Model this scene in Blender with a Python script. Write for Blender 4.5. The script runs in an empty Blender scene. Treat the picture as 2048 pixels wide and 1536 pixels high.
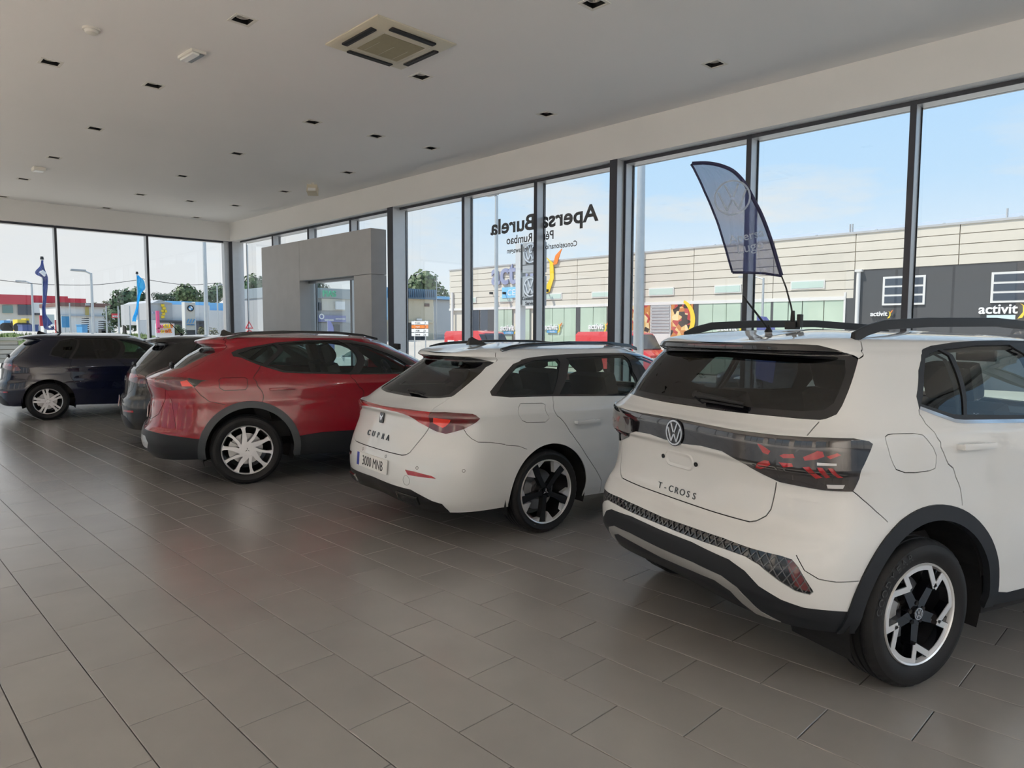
import bpy, bmesh, math, random
import numpy as np
from mathutils import Vector, Matrix
from mathutils.geometry import delaunay_2d_cdt
random.seed(7)
D, C = bpy.data, bpy.context.scene.collection
PI = math.pi

# ------------------------------------------------------------------ camera
EYE = np.array([0, 0, 1.545]); FOC = 1393.87; YAW, PIT, ROL = -0.77856, 0.07631, 0.00382
_F = np.array([math.cos(YAW)*math.cos(PIT), math.sin(YAW)*math.cos(PIT), -math.sin(PIT)])
_r = np.array([math.sin(YAW), -math.cos(YAW), 0.]); _u = np.cross(_r, _F)
RM = np.array([math.cos(ROL)*_r+math.sin(ROL)*_u, -math.sin(ROL)*_r+math.cos(ROL)*_u, _F])
cam = D.cameras.new('camera'); co = D.objects.new('camera', cam); C.objects.link(co)
cam.sensor_width = 36; cam.lens = 36*FOC/2048; cam.clip_end = 600; cam.clip_start = .05
co.matrix_world = Matrix(((RM[0][0], RM[1][0], -RM[2][0], EYE[0]), (RM[0][1], RM[1][1], -RM[2][1], EYE[1]),
                          (RM[0][2], RM[1][2], -RM[2][2], EYE[2]), (0, 0, 0, 1)))
S = bpy.context.scene
S.camera = co
S.view_settings.view_transform = 'Standard'; S.view_settings.look = 'None'
S.view_settings.exposure = 0.0; S.view_settings.gamma = 1; S.view_settings.use_curve_mapping = False
S.cycles.use_denoising = True
S.cycles.max_bounces = 10; S.cycles.diffuse_bounces = 8; S.cycles.glossy_bounces = 4
S.cycles.transparent_max_bounces = 24; S.cycles.sample_clamp_indirect = 8; S.cycles.caustics_reflective = False

# ------------------------------------------------------------------ sky, sun, lamps
world = D.worlds.new('sky'); S.world = world; world.use_nodes = True
def sky():
    nt = world.node_tree; N, L = nt.nodes, nt.links; N.clear()
    def n(t, **k):
        x = N.new(t)
        for a, b in k.items(): setattr(x, a, b)
        return x
    tc = n('ShaderNodeTexCoord'); sep = n('ShaderNodeSeparateXYZ'); L.new(tc.outputs['Generated'], sep.inputs[0])
    ramp = n('ShaderNodeValToRGB'); L.new(sep.outputs['Z'], ramp.inputs[0])
    e = ramp.color_ramp.elements
    e[0].position = 0.0; e[0].color = (.78, .81, .84, 1)
    e[1].position = 1.0; e[1].color = (.20, .42, .80, 1)
    for p, c in ((.07, (.74, .84, .92, 1)), (.19, (.54, .76, .98, 1)), (.34, (.46, .71, 1.0, 1)), (.6, (.30, .55, .90, 1))):
        x = e.new(p); x.color = c
    # milky haze towards the west (+X), where the photograph's sky is almost white
    haze = n('ShaderNodeMapRange'); L.new(sep.outputs['X'], haze.inputs[0])
    haze.inputs[1].default_value = .70; haze.inputs[2].default_value = .97; haze.inputs[3].default_value = 0; haze.inputs[4].default_value = .93
    m1 = n('ShaderNodeMixRGB'); L.new(haze.outputs[0], m1.inputs[0]); L.new(ramp.outputs[0], m1.inputs[1]); m1.inputs[2].default_value = (.80, .81, .82, 1)
    # low clouds
    mp = n('ShaderNodeMapping'); L.new(tc.outputs['Generated'], mp.inputs[0]); mp.inputs['Scale'].default_value = (2.2, 2.2, 7.5)
    mp.inputs['Location'].default_value = (.35, .2, .15)
    no = n('ShaderNodeTexNoise'); L.new(mp.outputs[0], no.inputs[0]); no.inputs['Scale'].default_value = 1.7; no.inputs['Detail'].default_value = 6; no.inputs['Roughness'].default_value = .55
    cr = n('ShaderNodeMapRange'); L.new(no.outputs[0], cr.inputs[0]); cr.inputs[1].default_value = .50; cr.inputs[2].default_value = .66
    low = n('ShaderNodeMapRange'); L.new(sep.outputs['Z'], low.inputs[0]); low.inputs[1].default_value = .33; low.inputs[2].default_value = .12; low.inputs[3].default_value = 0; low.inputs[4].default_value = .85
    mu = n('ShaderNodeMath', operation='MULTIPLY'); L.new(cr.outputs[0], mu.inputs[0]); L.new(low.outputs[0], mu.inputs[1])
    m2 = n('ShaderNodeMixRGB'); L.new(mu.outputs[0], m2.inputs[0]); L.new(m1.outputs[0], m2.inputs[1]); m2.inputs[2].default_value = (.86, .84, .80, 1)
    bg = n('ShaderNodeBackground'); L.new(m2.outputs[0], bg.inputs[0]); bg.inputs[1].default_value = 1.08
    out = n('ShaderNodeOutputWorld'); L.new(bg.outputs[0], out.inputs[0])
sky()
sl = D.lights.new('sun', 'SUN'); sl.energy = 5.0; sl.angle = math.radians(1.0); sl.color = (1, .93, .82)
so = D.objects.new('sun', sl); C.objects.link(so); so.location = (0, 40, 60)
so.rotation_euler = Vector((-.30, -.52, -.95)).to_track_quat('-Z', 'Y').to_euler()
FILL_W = 36.0         # each unseen cool fill lamp added to brighten the car sides
LAMP_W = 150.0        # each lit downlight of the back part of the hall (behind the camera)

# ------------------------------------------------------------------ rays of the photograph -> points on real planes
def ray(px, py): return RM.T @ np.array([(px-1024)/FOC, -(py-768)/FOC, 1.])
def onX(px, py, x): d = ray(px, py); return EYE+d*(x/d[0])
def onY(px, py, y): d = ray(px, py); return EYE+d*(y/d[1])
def onZ(px, py, z): d = ray(px, py); return EYE+d*((z-EYE[2])/d[2])
def toPx(P): q = (np.asarray(P, float)-EYE) @ RM.T; return 1024+FOC*q[..., 0]/q[..., 2], 768-FOC*q[..., 1]/q[..., 2], q[..., 2]

# ------------------------------------------------------------------ materials
MATS = {}
def mat(name, base=(.5, .5, .5), rough=.5, metal=0., coat=0., spec=.5, noise=0., nscale=8., bump=0., bscale=200., rand=0., emit=None, es=1., sheen=0., trans=0.):
    if name in MATS: return MATS[name]
    m = D.materials.new(name); m.use_nodes = True; nt = m.node_tree; N, L = nt.nodes, nt.links
    b = N['Principled BSDF']; b.inputs['Base Color'].default_value = (*base, 1); b.inputs['Roughness'].default_value = rough
    b.inputs['Metallic'].default_value = metal; b.inputs['Coat Weight'].default_value = coat; b.inputs['Coat Roughness'].default_value = .02
    b.inputs['Specular IOR Level'].default_value = spec
    if trans: b.inputs['Transmission Weight'].default_value = trans
    if emit: b.inputs['Emission Color'].default_value = (*emit, 1); b.inputs['Emission Strength'].default_value = es
    if noise or rand:
        tc = N.new('ShaderNodeTexCoord'); no = N.new('ShaderNodeTexNoise'); no.inputs['Scale'].default_value = nscale; no.inputs['Detail'].default_value = 5
        L.new(tc.outputs['Object'], no.inputs[0])
        hs = N.new('ShaderNodeHueSaturation'); hs.inputs['Color'].default_value = (*base, 1)
        mr = N.new('ShaderNodeMapRange'); L.new(no.outputs[0], mr.inputs[0]); mr.inputs[1].default_value = .25; mr.inputs[2].default_value = .75
        mr.inputs[3].default_value = 1-noise; mr.inputs[4].default_value = 1+noise
        val = mr.outputs[0]
        if rand:
            oi = N.new('ShaderNodeObjectInfo'); r2 = N.new('ShaderNodeMapRange'); L.new(oi.outputs['Random'], r2.inputs[0]); r2.inputs[3].default_value = 1-rand; r2.inputs[4].default_value = 1+rand
            mu = N.new('ShaderNodeMath'); mu.operation = 'MULTIPLY'; L.new(val, mu.inputs[0]); L.new(r2.outputs[0], mu.inputs[1]); val = mu.outputs[0]
        L.new(val, hs.inputs['Value']); L.new(hs.outputs[0], b.inputs['Base Color'])
    if bump:
        tc = N.new('ShaderNodeTexCoord'); n2 = N.new('ShaderNodeTexNoise'); n2.inputs['Scale'].default_value = bscale; n2.inputs['Detail'].default_value = 3
        L.new(tc.outputs['Object'], n2.inputs[0]); bp = N.new('ShaderNodeBump'); bp.inputs['Strength'].default_value = bump; bp.inputs['Distance'].default_value = .004
        L.new(n2.outputs[0], bp.inputs['Height']); L.new(bp.outputs[0], b.inputs['Normal'])
    MATS[name] = m; return m
def glass(name, tint=(.9, .95, .93), ior=1.45, rough=0., gloss=(1, 1, 1)):
    if name in MATS: return MATS[name]
    m = D.materials.new(name); m.use_nodes = True; nt = m.node_tree; N, L = nt.nodes, nt.links; N.clear()
    t = N.new('ShaderNodeBsdfTransparent'); t.inputs[0].default_value = (*tint, 1)
    g = N.new('ShaderNodeBsdfGlossy'); g.inputs['Roughness'].default_value = rough; g.inputs[0].default_value = (*gloss, 1)
    f = N.new('ShaderNodeFresnel'); ge = N.new('ShaderNodeNewGeometry'); io = N.new('ShaderNodeMapRange')
    io.inputs[3].default_value = ior; io.inputs[4].default_value = 1/ior      # the same reflection from either side of the sheet
    L.new(ge.outputs['Backfacing'], io.inputs[0]); L.new(io.outputs[0], f.inputs[0])
    x = N.new('ShaderNodeMixShader'); o = N.new('ShaderNodeOutputMaterial')
    L.new(f.outputs[0], x.inputs[0]); L.new(t.outputs[0], x.inputs[1]); L.new(g.outputs[0], x.inputs[2]); L.new(x.outputs[0], o.inputs[0])
    MATS[name] = m; return m
def fabric(name, col, see=.3):
    m = D.materials.new(name); m.use_nodes = True; nt = m.node_tree; N, L = nt.nodes, nt.links; N.clear()
    d = N.new('ShaderNodeBsdfDiffuse'); d.inputs[0].default_value = (*col, 1)
    tl = N.new('ShaderNodeBsdfTranslucent'); tl.inputs[0].default_value = (*[min(1, c*1.6) for c in col], 1)
    tr = N.new('ShaderNodeBsdfTransparent'); a = N.new('ShaderNodeMixShader'); a.inputs[0].default_value = .55
    b = N.new('ShaderNodeMixShader'); b.inputs[0].default_value = see; o = N.new('ShaderNodeOutputMaterial')
    L.new(d.outputs[0], a.inputs[1]); L.new(tl.outputs[0], a.inputs[2]); L.new(a.outputs[0], b.inputs[1]); L.new(tr.outputs[0], b.inputs[2]); L.new(b.outputs[0], o.inputs[0])
    return m

# ------------------------------------------------------------------ objects and meshes
def tag(o, label=None, cat=None, group=None, kind=None):
    for k, v in (('label', label), ('category', cat), ('group', group), ('kind', kind)):
        if v: o[k] = v
    return o
def empty(name, loc=(0, 0, 0), rz=0, label=None, cat=None, group=None, kind=None, parent=None):
    o = D.objects.new(name, None); C.objects.link(o); o.location = loc; o.rotation_euler = (0, 0, rz)
    o.empty_display_size = .1
    if parent: o.parent = parent
    return tag(o, label, cat, group, kind)
def link(name, me, m=None, parent=None, label=None, cat=None, group=None, kind=None):
    o = D.objects.new(name, me); C.objects.link(o)
    if m is not None and not me.materials: me.materials.append(m)
    if parent: o.parent = parent
    return tag(o, label, cat, group, kind)
def box_vf(a, b):
    (x0, y0, z0), (x1, y1, z1) = a, b
    v = [(x0, y0, z0), (x1, y0, z0), (x1, y1, z0), (x0, y1, z0), (x0, y0, z1), (x1, y0, z1), (x1, y1, z1), (x0, y1, z1)]
    return v, [(0, 3, 2, 1), (4, 5, 6, 7), (0, 1, 5, 4), (1, 2, 6, 5), (2, 3, 7, 6), (3, 0, 4, 7)]
class MB:
    def __init__(s): s.v, s.f = [], []
    def add(s, v, f, M=None):
        k = len(s.v)
        if M is not None: v = [tuple(M @ Vector(p)) for p in v]
        s.v += [tuple(p) for p in v]; s.f += [tuple(i+k for i in q) for q in f]; return s
    def box(s, a, b, M=None):
        a, b = [tuple(map(float, q)) for q in (a, b)]
        lo = tuple(min(p, q) for p, q in zip(a, b)); hi = tuple(max(p, q) for p, q in zip(a, b))
        return s.add(*box_vf(lo, hi), M)
    def cbox(s, c, d, M=None): return s.box([c[i]-d[i]/2 for i in range(3)], [c[i]+d[i]/2 for i in range(3)], M)
    def cyl(s, p, q, r0, r1=None, n=12, caps=True):
        r1 = r0 if r1 is None else r1; p, q = Vector(p), Vector(q); z = (q-p).normalized()
        a = z.orthogonal().normalized(); b = z.cross(a); v = []
        for c, r in ((p, r0), (q, r1)):
            v += [c+a*(r*math.cos(2*PI*i/n))+b*(r*math.sin(2*PI*i/n)) for i in range(n)]
        f = [(i, (i+1) % n, n+(i+1) % n, n+i) for i in range(n)]
        if caps: f += [tuple(range(n))[::-1], tuple(range(n, 2*n))]
        return s.add(v, f)
    def tube(s, pts, r, n=8):
        pts = [Vector(p) for p in pts]; v = []; f = []; up = None
        for i, p in enumerate(pts):
            d = (pts[min(i+1, len(pts)-1)]-pts[max(i-1, 0)]).normalized()
            a = d.orthogonal().normalized() if up is None else (up-d*up.dot(d)).normalized(); up = a; b = d.cross(a)
            rr = r[i] if isinstance(r, (list, tuple)) else r
            v += [p+a*(rr*math.cos(2*PI*k/n))+b*(rr*math.sin(2*PI*k/n)) for k in range(n)]
        for i in range(len(pts)-1):
            f += [(i*n+k, i*n+(k+1) % n, (i+1)*n+(k+1) % n, (i+1)*n+k) for k in range(n)]
        f += [tuple(range(n))[::-1], tuple(range(len(v)-n, len(v)))]
        return s.add(v, f)
    def lathe(s, prof, n=48, axis='y', M=None):   # prof: (radius, along axis); open profile
        v, f = [], []; m = len(prof)
        for i in range(n):
            a = 2*PI*i/n; c, d = math.cos(a), math.sin(a)
            v += [(r*c, h, r*d) if axis == 'y' else (r*c, r*d, h) for r, h in prof]
        for i in range(n):
            j = (i+1) % n
            f += [(i*m+k, i*m+k+1, j*m+k+1, j*m+k) for k in range(m-1)]
        return s.add(v, f, M)
    def prism(s, poly, h0, h1, M=None):   # polygon in xy, extruded along z
        n = len(poly); v = [(x, y, h0) for x, y in poly]+[(x, y, h1) for x, y in poly]
        f = [tuple(range(n))[::-1], tuple(range(n, 2*n))]+[(i, (i+1) % n, n+(i+1) % n, n+i) for i in range(n)]
        return s.add(v, f, M)
    def mesh(s, name, smooth=None, bevel=0.):
        me = D.meshes.new(name); me.from_pydata(s.v, [], s.f); me.update()
        if bevel or smooth is not None:
            bm = bmesh.new(); bm.from_mesh(me)
            bmesh.ops.recalc_face_normals(bm, faces=bm.faces)
            if bevel:
                bmesh.ops.bevel(bm, geom=[e for e in bm.edges if e.is_manifold and e.calc_face_angle(0) > .5], offset=bevel, segments=2, affect='EDGES', profile=.7)
            if smooth is not None:
                for q in bm.faces: q.smooth = True
                for e in bm.edges:
                    if e.calc_face_angle(0) > smooth: e.smooth = False
            bm.to_mesh(me); bm.free()
        return me
    def obj(s, name, m, parent=None, smooth=None, bevel=0., label=None, cat=None, group=None, kind=None):
        return link(name, s.mesh(name, smooth, bevel), m, parent, label, cat, group, kind)
# words: a flat text mesh in the xy plane (centre, baseline at 0), cached
_TX = {}
def words(s, size=1., ext=.0, sx=1., bold=0.):
    k = (s, ext, bold)
    if k not in _TX:
        cu = D.curves.new('w', 'FONT'); cu.body = s; cu.size = 1; cu.align_x = 'CENTER'; cu.extrude = ext; cu.offset = bold; cu.resolution_u = 3
        o = D.objects.new('w', cu); C.objects.link(o); bpy.context.view_layer.update()
        me = o.to_mesh(); _TX[k] = ([tuple(v.co) for v in me.vertices], [tuple(p.vertices) for p in me.polygons])
        o.to_mesh_clear(); D.objects.remove(o); D.curves.remove(cu)
    v, f = _TX[k]
    return [(x*size*sx, y*size, z*size) for x, y, z in v], f
def frame(o, x, y):     # matrix: text right = x, text up = y, at origin o
    x, y = Vector(x).normalized(), Vector(y).normalized(); z = x.cross(y).normalized(); y = z.cross(x)
    return Matrix(((x[0], y[0], z[0], o[0]), (x[1], y[1], z[1], o[1]), (x[2], y[2], z[2], o[2]), (0, 0, 0, 1)))
def lettering(s, size, M, m, parent=None, name='lettering', sx=1., bold=0., ext=.004, **k):
    v, f = words(s, size, ext/size, sx, bold); return MB().add(v, f, M).obj(name, m, parent, **k)
def bar2d(a, b, w, h0=0., h1=.1):
    a, b = Vector((*a, 0)), Vector((*b, 0)); d = (b-a).normalized(); n = Vector((-d.y, d.x, 0))*w/2
    return [tuple((p)[:2]) for p in (a-n, b-n, b+n, a+n)]
def ring_vf(mb, r0, r1, h0, h1, n=40, M=None):
    v, f = [], []
    for i in range(n):
        a = 2*PI*i/n; c, d = math.cos(a), math.sin(a)
        v += [(r0*c, r0*d, h0), (r1*c, r1*d, h0), (r1*c, r1*d, h1), (r0*c, r0*d, h1)]
    for i in range(n):
        j = (i+1) % n
        f += [(i*4+k, i*4+(k+1) % 4, j*4+(k+1) % 4, j*4+k) for k in range(4)]
    mb.add(v, f, M)
def roundel(M, r, h, m, parent=None, name='emblem', w=.13):     # ring with a V above a W
    mb = MB(); ring_vf(mb, r*(1-w), r, 0, h, 40, M)
    q = w*1.05*r; k = .9*r
    for a, b in (((-.42*k, .84*k), (-.06*k, .02*k)), ((.42*k, .84*k), (.06*k, .02*k)), ((-.84*k, .42*k), (-.37*k, -.78*k)), ((-.37*k, -.78*k), (-.02*k, -.12*k)),
                 ((.84*k, .42*k), (.37*k, -.78*k)), ((.37*k, -.78*k), (.02*k, -.12*k))):
        mb.prism(bar2d(a, b, q), 0, h, M)
    return mb.obj(name, m, parent)

# common materials
M_black = mat('black plastic', (.010, .010, .011), .45, spec=.35, bump=.15, bscale=900)
M_gloss = mat('gloss black', (.004, .004, .006), .12, spec=.3, coat=.8)
M_dark = mat('dark void', (.004, .004, .005), .9)
M_alu = mat('anodised aluminium', (.30, .31, .32), .38, .85, noise=.03)
M_white = mat('white plaster', (.85, .845, .825), .85, noise=.015, nscale=1.2, bump=.05, bscale=60)
M_chrome = mat('chrome', (.8, .8, .82), .12, 1.)
M_whitep = mat('white plastic', (.72, .70, .64), .4)
M_steel = mat('galvanised steel', (.55, .57, .58), .4, .6, noise=.05)
# ------------------------------------------------------------------ the hall: floor, walls, ceiling
HALL_X0, HALL_X1, YR, YL, CEIL, SOF = -9.0, 19.0, -7.95, 9.0, 4.41, 3.93
GR = mat('tile grout', (.055, .05, .045), .9)
def tile_mat():
    m = mat('porcelain tile', (.285, .271, .256), .27, spec=.8, noise=.06, nscale=2.5, rand=.035, bump=.06, bscale=500)
    nt = m.node_tree; N, L = nt.nodes, nt.links; b = N['Principled BSDF']; b.inputs['Coat Weight'].default_value = .55; b.inputs['Coat Roughness'].default_value = .22
    g = N.new('ShaderNodeNewGeometry')           # one pattern running through the whole floor
    for l in list(L):
        if l.from_node.type == 'TEX_COORD': t = l.to_socket; L.remove(l); L.new(g.outputs['Position'], t)
    return m
TM = tile_mat()
floor = MB().box((HALL_X0, -8.4, -.15), (19.4, YL, -.006)).obj('floor', GR, kind='structure')
TW, TL, J = .29898, .6022, .0042
def tile_vf(x0, y0, x1, y1):
    e = .0016; z0, z1 = -.0058, 0
    v = [(x0, y0, z0), (x1, y0, z0), (x1, y1, z0), (x0, y1, z0), (x0, y0, z1-e), (x1, y0, z1-e), (x1, y1, z1-e), (x0, y1, z1-e),
         (x0+e, y0+e, z1), (x1-e, y0+e, z1), (x1-e, y1-e, z1), (x0+e, y1-e, z1)]
    f = [(i, (i+1) % 4, 4+(i+1) % 4, 4+i) for i in range(4)]+[(4+i, 4+(i+1) % 4, 8+(i+1) % 4, 8+i) for i in range(4)]+[(8, 9, 10, 11)]
    return v, f
def build_floor():
    tiles = []
    for i in range(-33, 28):
        y1 = -.4713-i*TW; y0 = y1-TW
        if y1 > YL or y0 < -8.45: continue
        off = (.498+.292*(i-1)) % TL
        k0 = int((HALL_X0-off)/TL)
        for k in range(k0, 48):
            x0 = off+k*TL
            if x0 < HALL_X0 or x0+TL > 19.4: continue
            tiles.append((x0, y0))
    P = np.array([(x+TL/2, y+TW/2, 0) for x, y in tiles]); u, v, d = toPx(P)
    ok = (d > .5) & (u > -80) & (u < 2130) & (v > 600) & (v < 1640)
    rank = np.where(ok, d, 1e9); order = np.argsort(rank)[:300]; near = set(int(i) for i in order)
    me = D.meshes.new('tile'); vv, ff = tile_vf(J/2, J/2, TL-J/2, TW-J/2); me.from_pydata(vv, [], ff)
    me.materials.append(TM); rest = MB()
    for n, (x, y) in enumerate(tiles):
        if n in near:
            o = link('tile', me, None, floor); o.location = (x, y, 0)
        else: rest.add(*tile_vf(x+J/2, y+J/2, x+TL-J/2, y+TW-J/2))
    rest.obj('tile_field', TM, floor, kind='stuff')
build_floor()

# ceiling with square openings for the recessed lamps
CW = mat('ceiling paint', (.88, .875, .86), .9, noise=.02, nscale=.5, bump=.04, bscale=40)
DL = [(485, 40), (1188, 6), (101, 125), (307, 171), (842, 153), (1429, 128), (190, 257), (625, 244), (752, 272), (1093, 228), (862, 296),
      (474, 307), (108, 315), (696, 345), (365, 352), (47, 358), (281, 389), (569, 383), (380, 402), (5, 393), (213, 416), (471, 411), (393, 435)]
lamps = [tuple(onZ(x, y, CEIL)[:2]) for x, y in DL]
lit = [(x, y) for x in (-8., -6.4, -4.8) for y in (.6, 2.4, 4.2, 6.)]+[(-2.+3.*i, y) for i in range(7) for y in (3.6, 5.6, 7.6)]
HS = .085
FILL = [(x, y) for x in (-8., -6.4) for y in (-6.2, -4.2, -2.2)]  # unseen fill lamps, added only to lift the car sides facing them
def flat_with_holes(outer, holes, z, flip):
    co, ed = [], []
    def ringp(p):
        k = len(co); co.extend(Vector(q) for q in p); ed.extend((k+i, k+(i+1) % len(p)) for i in range(len(p)))
    ringp(outer)
    for p in holes: ringp(p)
    v, e, f, *_ = delaunay_2d_cdt(co, ed, [], 0, 1e-5)
    out = []
    for t in f:
        c = sum((v[i] for i in t), Vector((0, 0)))/len(t)
        inside = min(p[0] for p in outer) < c.x < max(p[0] for p in outer) and min(p[1] for p in outer) < c.y < max(p[1] for p in outer)
        if inside and not any(p[0][0] < c.x < p[2][0] and p[0][1] < c.y < p[2][1] for p in holes): out.append(tuple(t) if not flip else tuple(t)[::-1])
    return [(p.x, p.y, z) for p in v], out
def sq(x, y, h): return [(x-h, y-h), (x+h, y-h), (x+h, y+h), (x-h, y+h)]
ceil = MB()
ceil.add(*flat_with_holes([(HALL_X0, -8.4), (19.4, -8.4), (19.4, YL), (HALL_X0, YL)], [sq(x, y, HS) for x, y in lamps+lit+FILL], CEIL, True))
ceil.box((HALL_X0-.3, -8.8, CEIL+.25), (19.8, YL+.3, CEIL+.5))
ceil.obj('ceiling', CW, kind='structure')
# fascia above the glazing, and its boxed underside
MB().box((HALL_X0, YR-.02, SOF), (19.02, -8.55, CEIL)).obj('wall_right', M_white, kind='structure')
MB().box((19.0, YR-.5, SOF+.005), (19.45, YL, CEIL)).obj('wall_far', M_white, kind='structure')
MB().box((HALL_X0-.2, -1.0, 0), (HALL_X0, YL, CEIL)).box((HALL_X0-.2, -8.55, SOF), (HALL_X0, -1.0, CEIL)).obj('wall_back', M_white, kind='structure')
wl = MB()
for a, b in ((HALL_X0, -7.5), (-3.0, -1.8), (3.2, 4.4), (9.4, 10.6), (15.6, 19.4)): wl.box((a, YL, 0), (b, YL+.25, CEIL))
wl.box((HALL_X0, YL, 3.7), (19.4, YL+.25, CEIL))
wl.obj('wall_left', M_white, kind='structure')
wj = MB()
for x in (-.02,): wj.box((HALL_X0, YR-.021, SOF), (HALL_X0+.01, YR-.02, SOF+.01))

# the glazing of the right-hand side: one structure per bay, from the far corner towards the camera
PANE = glass('window glass', (.975, .985, .985), 1.4)
GASK = mat('black gasket', (.01, .01, .012), .6)
FD = mat('dark frame face', (.06, .063, .075), .45, .5)  # frame faces towards the room, coloured darker than the skylit sides
FL = mat('skylit frame side', (.58, .59, .60), .42, .55, noise=.03)  # skylight on the frame sides is put into this lighter colour
right_m = [18.75, 16.83, 15.02, 13.2, 11.45, 9.5, 7.74, 6.02, 4.16, 2.36, .5, -1.3, -3.1, -5.0, -7.0]
GZ0 = -.02
def bay_right(n, xa, xb):
    w = empty('window_%d' % n, (xb, -8.25, 0), kind='structure')
    MB().box((-.03, .10, GZ0), (.03, .115, SOF)).box((-.03, -.10, GZ0), (.03, -.085, SOF)).obj('mullion_face', FD, w)
    MB().box((-.028, -.085, GZ0), (.028, .10, SOF)).obj('mullion', FL, w)
    L = xa-xb
    MB().box((.031, .10, SOF-.045), (L-.03, .112, SOF-.001)).box((.031, -.10, SOF-.045), (L-.03, -.088, SOF-.001)).obj('top_rail_face', FD, w)
    MB().box((.031, -.088, SOF-.044), (L-.03, .10, SOF-.002)).obj('top_rail', FL, w)
    MB().box((.031, -.10, GZ0), (L-.03, .112, .10)).obj('bottom_rail', FL, w)
    MB().box((.031, -.062, .10), (.042, -.05, SOF-.045)).box((L-.041, -.062, .10), (L-.03, -.05, SOF-.045)).obj('gasket', GASK, w)
    MB().box((.03, -.060, .1), (L-.03, -.052, SOF-.045)).obj('pane', PANE, w)
for n in range(len(right_m)-1): bay_right(n+1, right_m[n], right_m[n+1])
def bay_far(n, ya, yb):
    w = empty('window_%d' % n, (19.22, yb, 0), kind='structure')
    MB().box((-.115, -.025, GZ0), (-.10, .025, SOF)).obj('mullion_face', FD, w)
    MB().box((-.10, -.024, GZ0), (.085, .024, SOF)).obj('mullion', FL, w)
    L = yb-ya
    MB().box((-.112, -L+.026, SOF-.045), (-.10, -.025, SOF+.004)).obj('top_rail_face', FD, w)
    MB().box((-.10, -L+.026, SOF-.044), (.085, -.025, SOF+.004)).obj('top_rail', FL, w)
    MB().box((-.11, -L+.026, GZ0), (.085, -.025, .10)).obj('bottom_rail', FL, w)
    MB().box((.055, -L+.026, .1), (.063, -.025, SOF-.045)).obj('pane', PANE, w)
far_m = [-7.86, -5.93, -3.955, -1.98, 0, 1.98, 3.96, 5.94, 7.92]
for n in range(len(far_m)-1): bay_far(20+n, far_m[n], far_m[n+1])
# columns: two in the right-hand glazing, the corner post
def column(n, x0, x1, y0, y1):
    t = empty('trim_%d' % n, ((x0+x1)/2, (y0+y1)/2, 0), kind='structure'); a, b = (x1-x0)/2, (y1-y0)/2
    MB().box((-a, -b, 0), (a, b-.012, SOF+.002)).obj('column_side', FL, t)
    MB().box((-a, b-.012, 0), (a, b, SOF+.002)).obj('column_face', FD, t)
def colx(px, y): return float(onY(px, 450, y)[0])
column(1, colx(1232, -7.97), colx(1218, -7.97), -8.14, -7.97)
column(2, colx(785, -7.97), colx(774.5, -7.97), -8.14, -7.97)
column(3, 18.98, 19.32, -8.34, -8.02)
MB().box((19.1, -7.98, 0), (19.28, -7.86, SOF)).obj('trim_4', FL, kind='structure')
# windows behind the camera's left shoulder (seen only as reflections in the cars)
for n, (a, b) in enumerate(((-7.5, -3.0), (-1.8, 3.2), (4.4, 9.4), (10.6, 15.6))):
    w = empty('window_%d' % (40+n), (a, YL+.12, 0), kind='structure')
    MB().box((0, -.03, .1), (b-a, -.02, 3.7)).obj('pane', PANE, w)
    fr = MB()
    for k in range(4): fr.box(((b-a)*k/3-.03, -.06, .1), ((b-a)*k/3+.03, .02, 3.7))
    fr.box((0, -.06, 0), (b-a, .02, .1)).box((0, -.06, 3.64), (b-a, .02, 3.7)); fr.obj('window_frame', M_alu, w)
for n in range(4):
    y = -8.3+1.82*n; w = empty('window_%d' % (50+n), (HALL_X0-.1, y, 0), kind='structure')
    MB().box((-.01, 0, .1), (.0, 1.82, SOF)).obj('pane', PANE, w); MB().box((-.06, -.03, 0), (.06, .03, SOF)).box((-.06, 0, 0), (.06, 1.82, .1)).obj('mullion', FL, w)

# recessed lamps
LB = mat('lamp well black', (.008, .008, .008), .6)
def lamp_meshes():
    fr = MB()
    for a, b in (((-.105, -.105), (.105, -.08)), ((-.105, .08), (.105, .105)), ((-.105, -.08), (-.08, .08)), ((.08, -.08), (.105, .08))):
        fr.box((*a, -.005), (*b, .004))
    we = MB()
    for a, b in (((-.088, -.088), (.088, -.08)), ((-.088, .08), (.088, .088)), ((-.088, -.08), (-.08, .08)), ((.08, -.08), (.088, .08))): we.box((*a, .003), (*b, .13))
    we.box((-.088, -.088, .125), (.088, .088, .14))
    rg = MB(); ring_vf(rg, .052, .064, .03, .06, 24)
    bl = MB().lathe([(.001, .055), (.03, .057), (.05, .065), (.052, .11)], 20, 'z')
    return fr.mesh('frame'), we.mesh('well'), rg.mesh('lamp_ring'), bl.mesh('bulb', .6)
LM = lamp_meshes()
M_lens = mat('lamp lens off', (.10, .10, .11), .15, coat=.5); M_lit = mat('lamp lens lit', (.9, .8, .6), .3, emit=(1, .72, .42), es=14)
def downlight(x, y, label, on=False):
    t = empty('ceiling_lamp', (x, y, CEIL), 0, label, 'lamp', 'recessed ceiling lamps')
    for me, nm, m in zip(LM, ('frame', 'well', 'lamp_ring', 'bulb'), (M_whitep, LB, M_whitep, M_lit if on else M_lens)):
        o = D.objects.new(nm, me if not (on and nm == 'bulb') else LIT); C.objects.link(o); o.parent = t
        if not o.data.materials: o.data.materials.append(m)
    return t
LIT = LM[3].copy(); LIT.name = 'bulb_lit'; LIT.materials.append(M_lit)
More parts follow.
